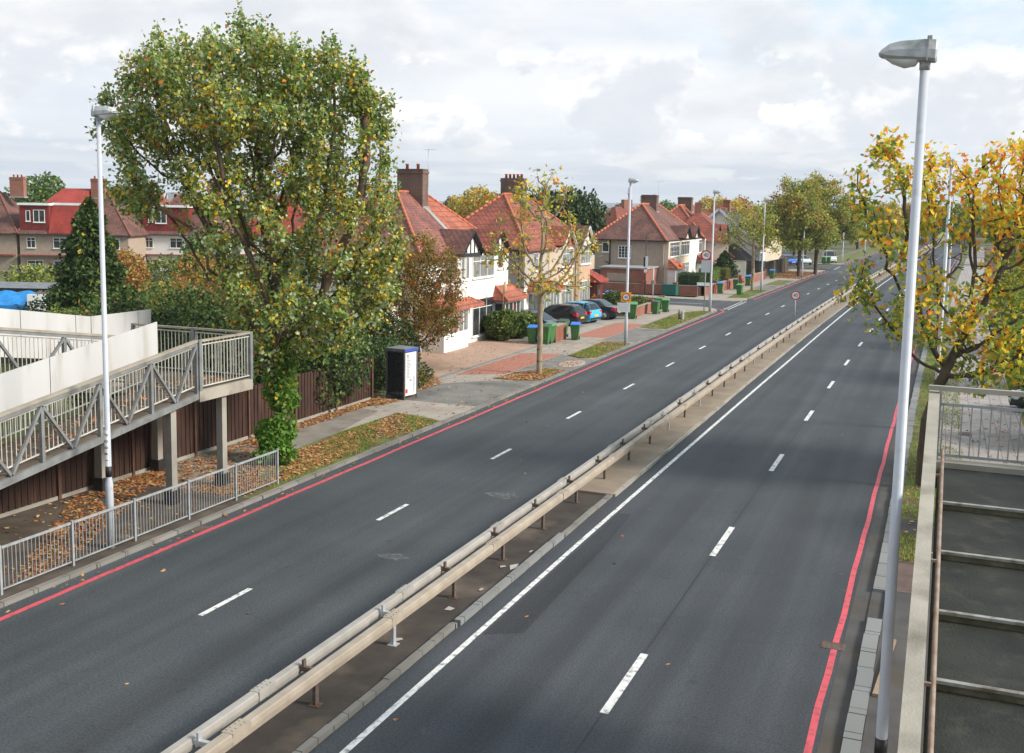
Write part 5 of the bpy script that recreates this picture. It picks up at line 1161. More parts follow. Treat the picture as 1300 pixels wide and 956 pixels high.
# ================================================================== CARS
M['tyre'] = mat('tyre_rubber', (.02,.02,.02), .85); M['rim'] = mat('alloy_rim', (.5,.5,.52), .3, metal=.7); M['car_glass'] = mat('car_glass', (.012,.016,.018), .05, (.03,.038,.04), 1.5, 2, spec=.5)
M['tail'] = mat('red_tail_light', (.6,.015,.02), .2); M['head'] = mat('clear_headlight', (.7,.72,.74), .15); M['plate_y'] = mat('yellow_number_plate', (.85,.5,.03), .4); M['trim'] = mat('black_trim', (.02,.02,.022), .5)
def car(loc, heading, kind, col, label, cat='car', L=4.0, W=1.72, H=1.45, rimm=None):
    root = empty('parked_car' if cat == 'car' else 'parked_van', loc, heading, label, cat, 'cars parked on the driveways'); p = paint('car_paint', col)
    hb = .92 if kind != 'van' else 1.05
    if kind == 'hatch':   S = [(-.5,.42,.60,.62,.84),(-.492,.26,.78,.80,.93),(-.475,.22,hb+.02,hb+.05,.97),(-.40,.2,hb+.02,H-.1,.99),(-.34,.2,hb+.02,H-.01,1.),(-.12,.2,hb,H,1.),(.06,.2,hb-.02,H-.05,1.),(.25,.2,hb-.06,hb-.02,1.),(.40,.22,hb-.16,hb-.12,.97),(.475,.28,.62,.68,.90),(.5,.36,.5,.54,.8)]; glass = (2,7); roof = (4,6)
    elif kind == 'saloon': S = [(-.5,.42,.62,.66,.84),(-.49,.26,.84,.88,.92),(-.44,.22,hb,hb+.06,.97),(-.33,.2,hb+.01,hb+.08,.99),(-.19,.2,hb+.01,H-.03,1.),(-.05,.2,hb,H,1.),(.07,.2,hb-.02,H-.06,1.),(.24,.2,hb-.05,hb-.02,1.),(.40,.22,hb-.15,hb-.11,.97),(.475,.28,.6,.66,.90),(.5,.36,.5,.54,.8)]; glass = (3,7); roof = (4,6)
    elif kind == 'van':    S = [(-.5,.35,1.0,H-.1,.95),(-.49,.25,1.1,H-.03,.99),(-.3,.22,1.1,H,1.),(0,.22,1.1,H,1.),(.15,.22,1.1,H-.03,1.),(.34,.22,1.02,1.1,1.),(.46,.25,.82,.86,.95),(.5,.32,.6,.64,.85)]; glass = (3,5); roof = (0,4)
    else:                  S = [(-.5,.42,.60,.62,.84),(-.492,.26,.80,.82,.93),(-.478,.22,hb+.02,hb+.08,.97),(-.43,.2,hb+.02,H-.1,.99),(-.36,.2,hb+.02,H-.01,1.),(-.1,.2,hb,H,1.),(.08,.2,hb-.02,H-.05,1.),(.25,.2,hb-.06,hb-.02,1.),(.40,.22,hb-.16,hb-.12,.97),(.475,.28,.62,.68,.90),(.5,.36,.5,.54,.8)]; glass = (2,7); roof = (4,6)
    V = []; n = 12
    for x, zb_, zl, zt, w in S:
        hw = W/2*w; gh = max(0, min(1,(zt-zl)/.45)); tw = hw*(1-.02-.22*gh)
        half = [(hw*.86,zb_),(hw*.98,zb_+.12),(hw,(zb_+zl)/2+.05),(hw*.965,zl),(tw,zt-.045*gh-.005),(tw*.8,zt)]
        V += [(x*L,-a,b) for a,b in half]+[(x*L,a,b) for a,b in half[::-1]]
    F = []
    for i in range(len(S)-1):
        for k in range(n-1): F.append((i*n+k,(i+1)*n+k,(i+1)*n+k+1,i*n+k+1))
        F.append((i*n+n-1,(i+1)*n+n-1,(i+1)*n,i*n))
    F += [tuple(range(n)), tuple((len(S)-1)*n+k for k in range(n))[::-1]]
    mb = MB(); mb.add(V, F, True); body = mb.build('body', p, root)
    for pl in body.data.polygons:
        pl.use_smooth = True
    body.data.set_sharp_from_angle(angle=R(38))
    # glass panels offset from the loft faces
    def panels(name, quads, shrink=.10, off=.008):
        mb = MB()
        for q in quads:
            P = [Vector(V[i]) for i in q]; c = sum(P, Vector())/4; nn = (P[2]-P[0]).cross(P[3]-P[1])
            if nn.length < 1e-6: continue
            nn.normalize()
            if nn.dot(c-Vector((0,0,.8))) < 0: nn = -nn
            e = [c+(a-c)*(1-shrink)+nn*off for a in P]; mb.add(e, [(0,1,2,3)])
        return mb.build(name, M['car_glass'], root)
    g0, g1 = glass
    for s, (k0,k1) in ((0,(3,4)),(1,(7,8))):
        panels('side_window', [(i*n+k0,(i+1)*n+k0,(i+1)*n+k1,i*n+k1) for i in range(max(g0,1) if kind!='van' else g0,g1) if S[i][3]-S[i][2] > .1 or S[i+1][3]-S[i+1][2] > .1], .12)
    def top(i): return [(i*n+k,(i+1)*n+k,(i+1)*n+k+1,i*n+k+1) for k in (4,5,6)]
    if kind != 'van': panels('rear_window', sum([top(i) for i in range(g0, roof[0])], []), .05)
    panels('windscreen', sum([top(i) for i in range(roof[1], g1)], []), .05)
    wr = .315 if kind != 'van' else .34
    for sx in (-.315,.305):
        for sy in (-1,1):
            mb = MB(); y = sy*W/2; x = sx*L
            mb.tube([(x,y-sy*.1,wr),(x,y+sy*.004,wr)],wr+.065,20); mb.build('wheel_arch', M['trim'], root)
            mb = MB(); mb.tube([(x,y-sy*.12,wr),(x,y-sy*.0,wr),(x,y+sy*.018,wr)],[wr,wr,wr-.02],20); w = mb.build('wheel', M['tyre'], root)
            mb = MB(); mb.tube([(x,y+sy*.015,wr),(x,y+sy*.024,wr)],wr*.66,14)
            r_ = mb.build('rim', rimm or M['rim'], w)
            mb = MB()
            for k in range(5):
                a = k/5*2*PI; mb.bar((x+math.cos(a)*.1,y+sy*.027,wr+math.sin(a)*.1),(x+math.cos(a)*.19,y+sy*.027,wr+math.sin(a)*.19),.05,.012,(0,1,0))
            mb.tube([(x,y+sy*.024,wr),(x,y+sy*.03,wr)],.045,8); mb.build('wheel_spoke_gaps', M['trim'], w)
    zt = .80 if kind != 'van' else .9
    for sy in (-1,1):
        mb = MB(); y = sy*W*.40; x = -.4885*L
        mb.add([(x-.03,y-.13,zt-.13),(x-.03,y+.13 if sy<0 else y-.13+.26,zt-.13),(x+.0,y+.13,zt+.12),(x+.0,y-.13,zt+.12),(x+.1,y-.13,zt-.13),(x+.1,y+.13,zt-.13),(x+.1,y+.13,zt+.14),(x+.1,y-.13,zt+.14)],[(0,3,2,1),(4,5,6,7),(0,1,5,4),(1,2,6,5),(2,3,7,6),(3,0,4,7)])
        if sy: mb.box(x+.02,x+.28,min(sy*W*.478,sy*W*.492),max(sy*W*.478,sy*W*.492),zt-.08,zt+.12)
        mb.build('tail_light', M['tail'], root)
        mb = MB(); x = .475*L; mb.box(x-.22,x+.01,min(y,sy*W*.45)-.1,max(y,sy*W*.45)+.02,.56,.70); mb.build('headlight', M['head'], root)
        mb = MB(); x = .17*L; mb.box(x-.06,x+.06,min(sy*(W/2-.02),sy*(W/2+.13)),max(sy*(W/2-.02),sy*(W/2+.13)),hb-.0,hb+.12); mb.build('door_mirror', p, root)
    mb = MB(); mb.box(-.5*L-.025,-.5*L+.03,-.26,.26,.52,.63); mb.build('number_plate', M['plate_y'], root)
    mb = MB(); mb.box(.5*L-.03,.5*L+.02,-.26,.26,.40,.51); mb.build('number_plate', M['sign_white'], root)
    mb = MB(); mb.box(-.5*L-.02,-.48*L,-W*.42,W*.42,.3,.44); mb.box(.48*L,.5*L+.012,-W*.36,W*.36,.26,.38); mb.build('bumper_trim', M['trim'], root)
    return root
car((-24.75,65.9,.09), R(-4), 'estate', (.045,.065,.115), 'dark blue grey car facing the road behind the bins', L=4.1)
car((-25.2,71.6,.09), R(172), 'hatch', (.010,.010,.012), 'black hatchback with its rear to the road left of the light blue car', L=3.9)
car((-24.8,73.8,.09), R(167), 'hatch', (.05,.42,.66), 'light blue hatchback parked tail out between two dark cars', L=3.95, H=1.5)
car((-24.55,77.05,.09), R(176), 'saloon', (.012,.014,.028), 'navy saloon car parked tail out in front of the maroon porch', L=4.75, W=1.8, H=1.44)
car((-22.6,172.5,.09), R(-60), 'hatch', (.02,.12,.5), 'distant bright blue car under the big brown tree')
car((-20.8,174.2,.09), R(-60), 'hatch', (.6,.6,.62), 'distant silver white car behind the tree trunks')
car((-17.6,183.5,.09), R(-75), 'van', (.72,.72,.72), 'distant white van facing the camera at the kerb', 'van', L=4.6, W=1.85, H=1.95)
car((5.4,64,.09), R(175), 'hatch', (.03,.08,.2), 'dark blue car on the right glimpsed through the yellow leaves', L=4.)
car((5.2,50,.09), R(180), 'saloon', (.02,.04,.035), 'dark green car on the right half hidden by the hedge', L=4.5)
car((5.2,84,.09), R(180), 'hatch', (.05,.15,.4), 'blue car farther along the right hand driveways', L=4.)

# ================================================================== TREES
U = Vector((.928,.371,0)); Fw = Vector((-.371,.928,0))   # lateral / depth axes used to shape crowns
def bl(*L): # (lateral, z, r_lat, r_z, depth offset, r_depth)
    out = []
    for b in L:
        lat, z, rl, rz_ = b[:4]; dp = b[4] if len(b) > 4 else 0; rd = b[5] if len(b) > 5 else rl
        c = U*lat+Fw*dp; out.append((c.x,c.y,z,(rl+rd)/2,(rl+rd)/2,rz_))
    return out
leafm = [LG, LD, LS, LO, LY, LR]
def patchy1(P, pick):
    n = len(P); nz_ = noise1(P, .9, 1.7)+rng.normal(size=n)*.35
    mi = rng.choice(4, n, p=[.50,.12,.26,.12])
    yel = rng.random(n) < np.clip(.10+.30*(nz_ > .45), 0, 1); mi[yel] = rng.choice([3,4,4], yel.sum())
    org = rng.random(n) < .03; mi[org] = 5
    return mi
big = make_tree('roadside_tree', (-19.5,28.85,.05), [(0,0,0),(0,0,.5),(.03,0,1.),(.03,.02,1.5),(.0,.05,2.0),(-.03,.08,2.5),(-.05,.1,3.0)],
    bl((-1.4,11.3,3.3,2.3,.3),(-3.9,10.8,1.9,2.0,.4),(-3.6,9.0,1.8,1.5),(1.5,10.7,2.1,2.3,.2),(2.4,7.8,1.7,2.4,-.3),(-.7,8.2,2.7,2.3,.3),(.4,5.2,2.3,1.9,.2),(2.2,5.1,1.4,1.6),(.9,12.3,1.3,1.1),(-2.6,12.4,1.2,1.0),(-.1,3.6,1.1,1.0),(1.4,3.9,1.2,1.0),(-1.3,6.3,1.5,1.4),(3.1,6.6,1.1,1.5),(2.9,9.2,1.0,1.5),(-.3,4.6,1.5,1.2)),
    2900, 66000, .135, leafm, None, M['bark'], .26, 'huge leafy green and yellow tree towering over the footbridge ramp landing', D=.33, kill=.55, infl=2.6, spread=.3, tips_only=.03, patchy=patchy1, tip=.012, bias=(0,0,.22), sides=6, clumps=True)
shrub('basal_sprout', (-19.35,28.3,.09), [(0,0,.7,.45,.5,.6),(.4,-.15,.4,.35,.35,.35),(-.35,.1,.95,.35,.35,.4),(.3,.3,1.0,.25,.25,.35),(-.1,-.45,.3,.35,.3,.25),(.15,0,1.25,.2,.2,.35)], 2900, .14, [LV,LG,LD], [6,3,1], 'bright green leafy shoots at the foot of the huge tree')
shrub('basal_sprout', (-19.45,28.75,1.6), [(0,0,1.0,.5,.5,.9),(.25,-.1,.5,.4,.4,.5),(-.1,.1,1.9,.6,.6,.6)], 2600, .16, [LV,LG,LD,LY], [5,3,1,.5], 'vivid green shoots clothing the upper trunk of the huge tree')

sap_m = [LO,LG,LY,LR,LB]
make_tree('young_tree', (-18.3,49.4,.09), [(0,0,0),(0,0,.6),(0,0,1.2),(.03,0,1.8),(0,.03,2.4),(-.03,.02,2.8)],
    bl((.1,8.4,2.1,1.7),(-1.9,5.9,1.7,1.2),(1.8,6.2,1.5,1.5),(.6,4.4,2.2,.7),(.2,6.5,1.8,1.5),(-1.4,7.6,1.,1.)), 260, 1350, .18, sap_m, [5,2,3,1.3,.7], M['bark_pale'], .145,
    'sparse young plane tree with pale mottled trunk on the verge by the block paved drive', D=.35, kill=.6, infl=3, spread=.4, tips_only=.045, tmpl=LOBE, tip=.010, bias=(0,0,.3))
def patchy3(P, pick):
    n = len(P); nz_ = noise1(P,1.1,.4)+(P[:,2]-6.2)*.28+rng.normal(size=n)*.5
    mi = np.where(nz_ > .8, rng.choice([2,2,3,0,2], n), np.where(nz_ > .15, rng.choice([0,2,0,1,2,3], n), rng.choice([0,1,1,1,2], n)))
    return mi
make_tree('maple_tree', (-.25,34.3,.09), [(0,0,0),(0,0,.5),(0,.02,1.),(.03,.02,1.5),(.04,0,2.0)],
    bl((-1.3,9.0,1.4,1.8),(-2.3,5.9,.7,.7),(-1.2,6.4,1.3,1.3),(-1.9,7.6,.7,.8),(1.0,8.2,1.7,1.9),(2.6,8.8,1.7,2.0),(.7,5.2,2.0,1.5),(2.9,5.3,1.9,1.7),(-1.6,5.0,.8,.8),(1.7,3.7,1.9,.7),(4.0,7.2,1.6,2.4),(-2.0,7.3,.5,.4),(3.0,4.1,1.7,.9)),
    850, 9000, .165, [LM,LG,LY2,LR2,LB], None, M['bark_dark'], .17, 'orange and yellow leaved tree beside the right hand kerb just beyond the stepped ramp', D=.3, kill=.5, infl=2.5, spread=.36, tips_only=.03, tmpl=LOBE, patchy=patchy3, tip=.011, bias=(0,0,.12))
# copper leaved shrub trees by the first house
make_tree('copper_leaved_tree', (-25.1,49.6,.05), [(0,0,0),(0,0,.5),(0,0,1.)], bl((-3.2,4.2,1.2,1.1),(-.6,3.9,2.2,2.3),(1.1,4.1,1.5,2.1),(-2.5,3.2,1.4,1.5),(.3,5.7,1.4,1.1),(1.8,2.9,.9,1.3),(0,2.2,2.,1.2)), 900, 24000, .12, [LB,LR,LD,LO], [4.5,1.8,2.5,2.6], M['bark_dark'], .12,
    'copper brown leaved tree in front of the left end of the white semi', D=.3, kill=.5, spread=.3, tips_only=.03)
shrub('evergreen_shrub', (-25.3,46.8,.05), [(0,0,1.3,1.5,1.6,1.5),(.6,-1.3,1.,1.3,1.3,1.1),(-1.3,.3,1.5,1.3,1.3,1.6)], 9000, .14, [LE2,LE,LB], [5,3,.7], 'dark evergreen shrub below the copper leaved tree')
shrub('evergreen_shrub', (-23.3,43.4,.05), [(0,0,.9,1.2,1.4,1.0),(.3,-1.6,1.1,1.1,1.4,1.2),(1.0,.6,.45,.7,.9,.5)], 8000, .12, [LE2,LE,LD], [4,3,2], 'ivy covered bank directly behind the telephone kiosk')
shrub('trailing_shrub', (-21.9,42.5,.09), [(0,0,.3,.5,1.0,.4),(-.3,.9,.3,.5,.9,.4)], 2500, .11, [LE2,LD,LR], [4,2,1.5], 'low ground ivy spilling onto the forecourt right of the kiosk')
# evergreens behind the brown fence
shrub('thuja', (-23.9,37.2,.05), [(0,0,2.3,1.5,1.7,2.2),(-.6,-2.3,2.4,1.5,1.7,2.3),(.5,.9,2.6,1.0,1.1,1.6),(.7,-1.5,2.5,.8,1.2,1.5)], 26000, .12, [LE,LE2,LH], [4,4,1], 'dark feathery evergreen overhanging the brown fence near its end', droop=-.5)
shrub('thuja', (-25.5,32.4,.05), [(0,0,2.4,2.,2.4,2.5),(-1.5,-2.,2.2,2.,2.,2.5),(1.2,1.6,2.2,1.2,1.5,2.0)], 22000, .14, [LE,LE2,LH,LD], [4,5,.6,1], 'dense dark evergreen mass behind the landing of the ramp', droop=-.3)
def conifer(loc, h, r, n, mats, wts, label, group=None, name='conifer'):
    root = empty(name, loc, random.random()*6, label, 'tree', group)
    z = rng.random(n)**.8; a = rng.random(n)*2*PI; lobes = 1+.18*np.sin(a*5+z*9)+.15*np.sin(z*38)+.1*rng.normal(size=n)
    rr = r*(1-z)**.75*lobes*(.45+.55*rng.random(n)**.4); P = np.stack([rr*np.cos(a), rr*np.sin(a), .3+z*(h-.3)], 1)
    leaves('crown', P, .05*r+.1, mats, wts, OVAL, root, droop=-.2)
    mb = MB(); mb.tube([(0,0,0),(0,0,h*.6),(0,0,h*.95)], [.05*r+.06,.04*r,.01], 6); mb.build('trunk', M['bark_dark'], root); return root
x,y = vp(58,-22.8); conifer((x,y,0), 8.2, 2.6, 16000, [LE,LE2,LH,LY], [5,4,1.5,.1], 'broad conical conifer behind the lamp post and white ramp panels')
def bush_at(fwd, lat, h, r, mats, wts, label, n=7000, size=.16, name='garden_shrub', group=None, dr=.1):
    x,y = vp(fwd, lat); b = [(0,0,h*.5,r,r,h*.5)]
    for k in range(5): a = k*1.3+fwd; b.append((r*.7*math.cos(a), r*.6*math.sin(a), h*(.35+.12*(k%4)), r*.55, r*.55, h*.33))
    return shrub(name, (x,y,0), b, n, size, mats, wts, label, group=group, droop=dr)
bush_at(47,-17.4,4.2,2.6,[LE,LD,LB],[4,3,1.2],'green shrub left of the far conifer foot above the ramp panels')
bush_at(48,-13.6,4.4,2.6,[LE2,LE,LB,LO],[4,3,1,1],'mixed dark shrub behind the pole of the tall left lamp', 8000)
bush_at(44,-11.,4.6,2.2,[LE2,LD,LB,LR],[4,3,1.8,.7],'dark shrub with rusty leaves behind the back corner of the landing', 9000)
bush_at(43,-8.0,4.2,2.0,[LE2,LD,LG],[5,3,1],'dark shrub right behind the trunk of the huge tree', 8000)
bush_at(62,-17.,5.2,2.6,[LR,LB,LO,LD],[2,3,2,2],'rusty autumn shrub seen below the distant white house', 8000)
bush_at(52,-21.5,3.0,2.4,[LH,LE,LO],[3,3,1.5],'light green hedge along the top of the white ramp panels', 7000)
bush_at(60,-25.,3.3,2.4,[LE2,LE],[3,3],'low dark bush beside the upright pale board', 5000)
bush_at(88,-38,2.8,3.0,[LH,LO,LE],[3,3,2],'pale green garden bush in front of the dormer house', 4000,.25)
bush_at(55,-12.5,4.5,2.5,[LR,LO,LY,LG],[1,2,1,2],'yellow tinted shrub behind the lower crown of the huge tree', 6000)
for i,(f,l,h,r) in enumerate([(96,-30,3.4,3.),(98,-24,3.2,3.2),(95,-36,2.6,2.6),(100,-18,3.6,3.),(84,-19,3.,2.6),(76,-24,2.6,2.4)]):
    bush_at(f,l,h,r,[LE,LD,LO,LB],[3,3,2,1],['garden bush in the back gardens, left of the rusty one','garden bush before the tan house of the road behind','low bush in front of the leftmost tan wall','bush half hidden by the crown of the huge tree','bush behind the conifer and the lamp post','small bush just behind the broad conifer'][i],3500,.24)
# shrubs by the houses
shrub('pampas_grass', (-24.9,62.5,.09), [(0,0,.75,1.3,1.0,.8),(-.3,-1.4,.8,1.1,1.0,.9),(.3,1.3,.7,.9,.9,.75)], 9000, .2, [LE,LH,LO], [4,2,1], 'bushy dark green grass clump in front of the white bay with a pale plume', droop=-1.2)
mb = MB(); mb.tube([(0,0,0),(.05,0,2.0),(.1,.05,2.9)],[.015,.012,.01],5); mb.tube([(.08,.04,2.3),(.11,.05,2.7),(.14,.06,3.15)],[.05,.16,.03],8)
o = mb.build('pampas_plume', mat('pale_plume', (.62,.45,.27), .9, (.5,.36,.2), 12), None, (-25.2,61.3,.6)); tag(o,'pale beige pampas plume rising in front of the white house bay','plume')
def hedge(loc, rz, lx, ly, h, label, mats, wts, n=6000, size=.09):
    root = empty('hedge', loc, rz, label, 'hedge'); P = rng.random((n,3))*2-1; ax = rng.integers(0,3,n); P[np.arange(n),ax] = np.sign(P[np.arange(n),ax]); P[:,2] = np.abs(P[:,2])
    P = P*np.array([lx/2,ly/2,h])+rng.normal(size=(n,3))*.05; P[:,2] = np.clip(P[:,2],.05,None); leaves('foliage', P, size, mats, wts, OVAL, root)
    mb = MB(); mb.box(-lx/2+.08,lx/2-.08,-ly/2+.08,ly/2-.08,.0,h-.08); mb.build('inner_twigs', mats[0], root); return root
hedge((-22.9,104.4,.09), R(3), 2.2, 3.2, 2.0, 'dark rounded hedge right of the teal utility box', [LE2,LE], [4,2])
hedge((-22.2,109.6,.09), R(3), 1.6, 5.0, 2.3, 'clipped green hedge behind the round red sign board', [LH,LE], [4,2])
hedge((-22.0,114.6,.09), R(3), 1.5, 2.6, 2.0, 'small clipped hedge block with a brown side behind the blue lidded bin', [LH,LB], [3,1])
conifer((-22.6,119.5,.05), 3.7, 1.9, 6000, [LE2,LE], [3,1], 'squat dark conifer before the pink bay of the far semi')
hedge((-23.0,82.4,.09), 0, 1.4, 2.6, .9, 'low dark hedge behind the brick wall and tall pale lidded bin', [LE2,LE,LB], [3,2,1], 3000)
shrub('garden_shrub', (-22.9,85.6,.09), [(0,0,.5,.8,.9,.6),(-.8,.9,.5,.7,.7,.5)], 3500, .12, [LH,LE,LO], [3,2,1], 'light green garden plants behind the low wall near the wall end')
shrub('garden_shrub', (-25.6,87.2,.09), [(0,0,.6,1.1,1.,.7)], 3000, .12, [LE2,LD,LO], [3,2,1], 'olive green shrub beside the blue lidded bin at the brick extension')
# trees farther along
make_tree('plane_tree', (-18.4,112.9,.09), [(0,0,0),(0,0,.8),(.03,0,1.6),(0,0,2.4),(-.03,0,3.2)], bl((-.6,6.5,2.6,2.2),(.7,7.2,2.0,1.9),(-2.2,5.2,1.6,1.),(1.8,4.9,1.5,1.1)), 330, 3000, .22, [LO,LG,LY,LE], [5,2,1,2], M['bark_pale'], .17, 'pale barked sparse olive leaved tree in front of the white gabled house', D=.45, kill=.7, spread=.5, tips_only=.04, tip=.018)
autm = [LO,LB,LR,LG,LY,LO]
def patchyb(P, pick):
    n = len(P); t = noise1(P,.9,2.)+(P[:,2]-9.2)*.2+rng.normal(size=n)*.5
    return np.where(t > .7, rng.choice([1,2,0,4,1,0],n), np.where(t > -.2, rng.choice([0,0,5,1,3],n), rng.choice([3,3,5,0,0],n)))
make_tree('autumn_tree', (-17.2,141,.09), [(0,0,0),(0,0,1.),(0,0,2.),(0,0,3.)], bl((-.5,8.,3.2,3.2),(-3.1,7.6,2.2,2.6),(2.4,6.,2.6,2.2),(-1.6,11.0,1.5,1.6),(.9,10.6,1.4,1.7),(-4.2,5.2,1.5,1.4),(0,4.4,2.6,1.3)), 900, 21000, .27, autm, None, M['bark_dark'], .25, 'left one of two big green brown autumn trees beyond the pale tree', D=.5, kill=.8, spread=.55, tips_only=.04, patchy=patchyb, tip=.02)
make_tree('autumn_tree', (-15.9,148,.09), [(0,0,0),(0,0,1.),(0,0,2.),(0,0,3.)], bl((.3,8.,3.2,3.6),(3.2,8.2,2.2,2.4),(-2.5,7.,2.2,2.6),(4.6,5.6,1.6,1.7),(-.6,12.2,1.4,1.5),(1.9,11.2,1.3,1.5),(0,4.6,2.8,1.2),(5.4,7.2,1.0,1.2)), 900, 21000, .27, autm, None, M['bark_dark'], .25, 'right one of two big green brown autumn trees, nearer the white van', D=.5, kill=.8, spread=.55, tips_only=.04, patchy=patchyb, tip=.02)
# dark reddish twiggy tree on the right
make_tree('poplar_tree', (4.9,84,.09), [(0,0,0),(0,0,1.),(0,0,2.)], bl((0,7.5,2.4,5.),(.6,11.5,1.6,3.2),(1.6,6,2.,3.5)), 900, 14000, .2, [LB,LE2,LB,LO], [4,2,2,1], M['bark_dark'], .25, 'tall dark reddish twiggy tree behind the yellow leaved tree on the right', D=.45, kill=.7, spread=.5, tips_only=.03, tip=.018, bias=(0,0,.5))
make_tree('poplar_tree', (9.5,78,.09), [(0,0,0),(0,0,1.),(0,0,2.)], bl((0,6.5,2.6,4.5),(.6,9.5,1.8,2.5)), 600, 11000, .2, [LB,LB,LR,LO], [4,2,1,1], M['bark_dark'], .25, 'lower reddish tree at the right edge of the view', D=.5, kill=.7, spread=.5, tips_only=.03, tip=.018, bias=(0,0,.4))
make_tree('maple_tree', (4.4,38.5,.09), [(0,0,0),(0,0,.6),(0,0,1.3),(0,0,2.)], bl((0,7.4,1.6,2.2),(.9,9,1.5,2.2),(-.3,5,1.4,1.2),(1.2,5.5,1.5,1.8)), 550, 6500, .17, [LY2,LR2,LM,LG], [4,2.4,3,1.5], M['bark_dark'], .16, 'orange tinted tree at the extreme right edge behind the nearer yellow one', D=.32, kill=.5, spread=.36, tips_only=.03, tmpl=LOBE)
for i,(x,y,h,r,lab) in enumerate([(4.6,30,3.6,1.5,'leafy green shrub right of the footway nearest the ramp railing'),(4.4,36.5,4.2,1.5,'yellowish green shrub behind the nearest one on the right'),(5.6,58,6.0,2.3,'tall olive bush on the right between the parked cars'),(6.0,72,6.5,2.5,'tall olive bush on the right beyond the parked cars')]):
    shrub('garden_shrub', (x,y,.09), [(0,0,h*.5,r,r*1.2,h*.5),(-r*.5,.8,h*.5,r*.6,r*.8,h*.4),(-r*.2,-1.2,h*.4,r*.6,r*.8,h*.35),(.2,.3,h*.85,r*.6,r*.7,h*.2)], 7000, .16, [LM,LG,LO,LY2,LD], [3,4,2,1.2,2], lab)
for i,(x,y,h,r,lab) in enumerate([(4.3,43,2.6,1.1,'dark hedge shrub just right of the paved footway'),(4.6,56,3.2,1.3,'dark shrub between the green and the blue car on the right'),(4.8,70,3.4,1.5,'dark shrub beyond the dark blue car on the right'),(5.6,95,5,2.2,'tall dark evergreen on the right past the blue car'),(6.8,47,4.5,2.2,'big dark evergreen behind the dark green car on the right')]):
    b = [(0,0,h*.5,r,r*1.3,h*.5),(r*.5,.7,h*.45,r*.7,r,h*.4),(-r*.4,-1.1,h*.35,r*.6,r,h*.33)]
    shrub('evergreen_shrub', (x,y,.09), b, 6000, .15, [LE2,LE,LO], [5,3,.6], lab)
make_tree('young_tree', (-.1,70,.09), [(0,0,0),(0,0,1.),(0,0,2.)], bl((0,5.5,1.8,2.2),(.6,7,1.2,1.4)), 200, 3000, .24, [LO,LG,LY], [4,2,1], M['bark_dark'], .13, 'thin verge tree beyond the lamp seen through the yellow leaves', D=.45, kill=.7, spread=.5, tips_only=.03)

# ------------------------------------------------------------------ background trees and houses
protos = []
def bg_tree(kind):
    mats, wts = {0:([LD,LG,LE],[4,2,2]), 1:([LO,LB,LY,LR],[4,2,2,1]), 2:([LE2,LE],[4,1]), 3:([LB,LO,LR],[4,2,1])}[kind]
    root = empty('background_tree', (0,0,0)); b = [(0,0,6,3,3,2.8),(1.6,.5,5,2,2,2.2),(-1.7,-.3,4.8,2,2,2.),(.2,1.2,7.6,1.8,1.8,1.6),(.3,-1.6,4.5,1.9,1.9,2.)]
    leaves('crown', in_blobs(b, 4200, .3, .5), .42, mats, wts, OVAL, root)
    mb = MB(); mb.tube([(0,0,0),(.1,0,2.5),(0,0,5)],[.28,.22,.1],6)
    for a in range(5): mb.tube([(0,0,2.5+a*.3),(1.5*math.cos(a*1.3),1.5*math.sin(a*1.3),5)],[.12,.04],5)
    mb.build('trunk', M['bark_dark'], root); return root
protos = [bg_tree(k) for k in range(4)]; used = [False]*4
def bgt(k, fwd, lat, s, label, rot=None, sz=None):
    x,y = vp(fwd,lat); t = protos[k] if not used[k] else copy_tree(protos[k]); used[k] = True
    return place(t, (x,y,-.05), random.random()*6, label, 'background trees', (s,s,s*(sz or 1)), 'tree')
bgt(2,125,2.6,1.1,'left dark evergreen showing between the two nearer roofs'); bgt(2,128,5.6,1.15,'middle dark evergreen behind the roof valley')
bgt(2,130,8.3,.9,'pointed dark evergreen left of the tan walled house',sz=1.3)
bgt(1,170,-5.2,1.25,'golden autumn tree peeping over the roof gap right of the aerial'); bgt(1,180,-8.,1.1,'golden tree crown left of the roof gap')
bgt(0,260,-1,1.2,'small dark tree at the skyline between the two roofs')
bgt(1,190,34.5,1.2,'round golden tree behind the second far roof'); bgt(1,200,39.5,1.15,'autumn tree behind the white gabled house'); bgt(1,175,36,1.0,'smaller golden tree just right of the far chimney'); bgt(3,210,43,1.2,'brown tree behind the dark gabled roof')
bgt(0,160,-70.5,1.3,'green tree left of the leftmost chimney'); bgt(0,165,-60,1.15,'green tree between the two left chimneys')
bgt(0,84,-24,.62,'small garden tree before the dormer house'); bgt(3,82,-29.5,.5,'thin brown garden tree before the dormer house')
# line of trees along the road in the distance
k = 0
for y in (190,204,220,238,256,275,300,330):
    for s in (0,1):
        x = dx(y)+(-25-((k*7)%9) if s == 0 else 6+((k*5)%8)); t = copy_tree(protos[[0,1,3,1,0][k%5]])
        place(t, (x,y+(k%3)*4,-.05), k*1.7, 'leafy tree lining the far part of the road', 'distant trees along the road', .8+.1*((k*3)%4), 'tree'); k += 1
for i,(x,y,k_,s_,lab) in enumerate([(-24,226,1,1.0,'golden tree on the left where the road fades out'),(-19,262,0,1.15,'green tree on the left near the end of the road'),(-7,318,3,1.3,'brown tree in the middle of the far road end'),(-15,300,1,1.25,'olive tree left of the far road end'),(1.5,325,0,1.2,'dark tree right of the middle of the far road end')]):
    t = copy_tree(protos[k_]); place(t,(x,y,-.05),i*1.9,lab,'background trees',s_,'tree')
t = copy_tree(protos[1]); place(t,(-10,352,-.05),1,'golden tree closing the end of the road','background trees',1.3,'tree')
t = copy_tree(protos[0]); place(t,(3,360,-.05),2,'green tree closing the end of the road','background trees',1.3,'tree')
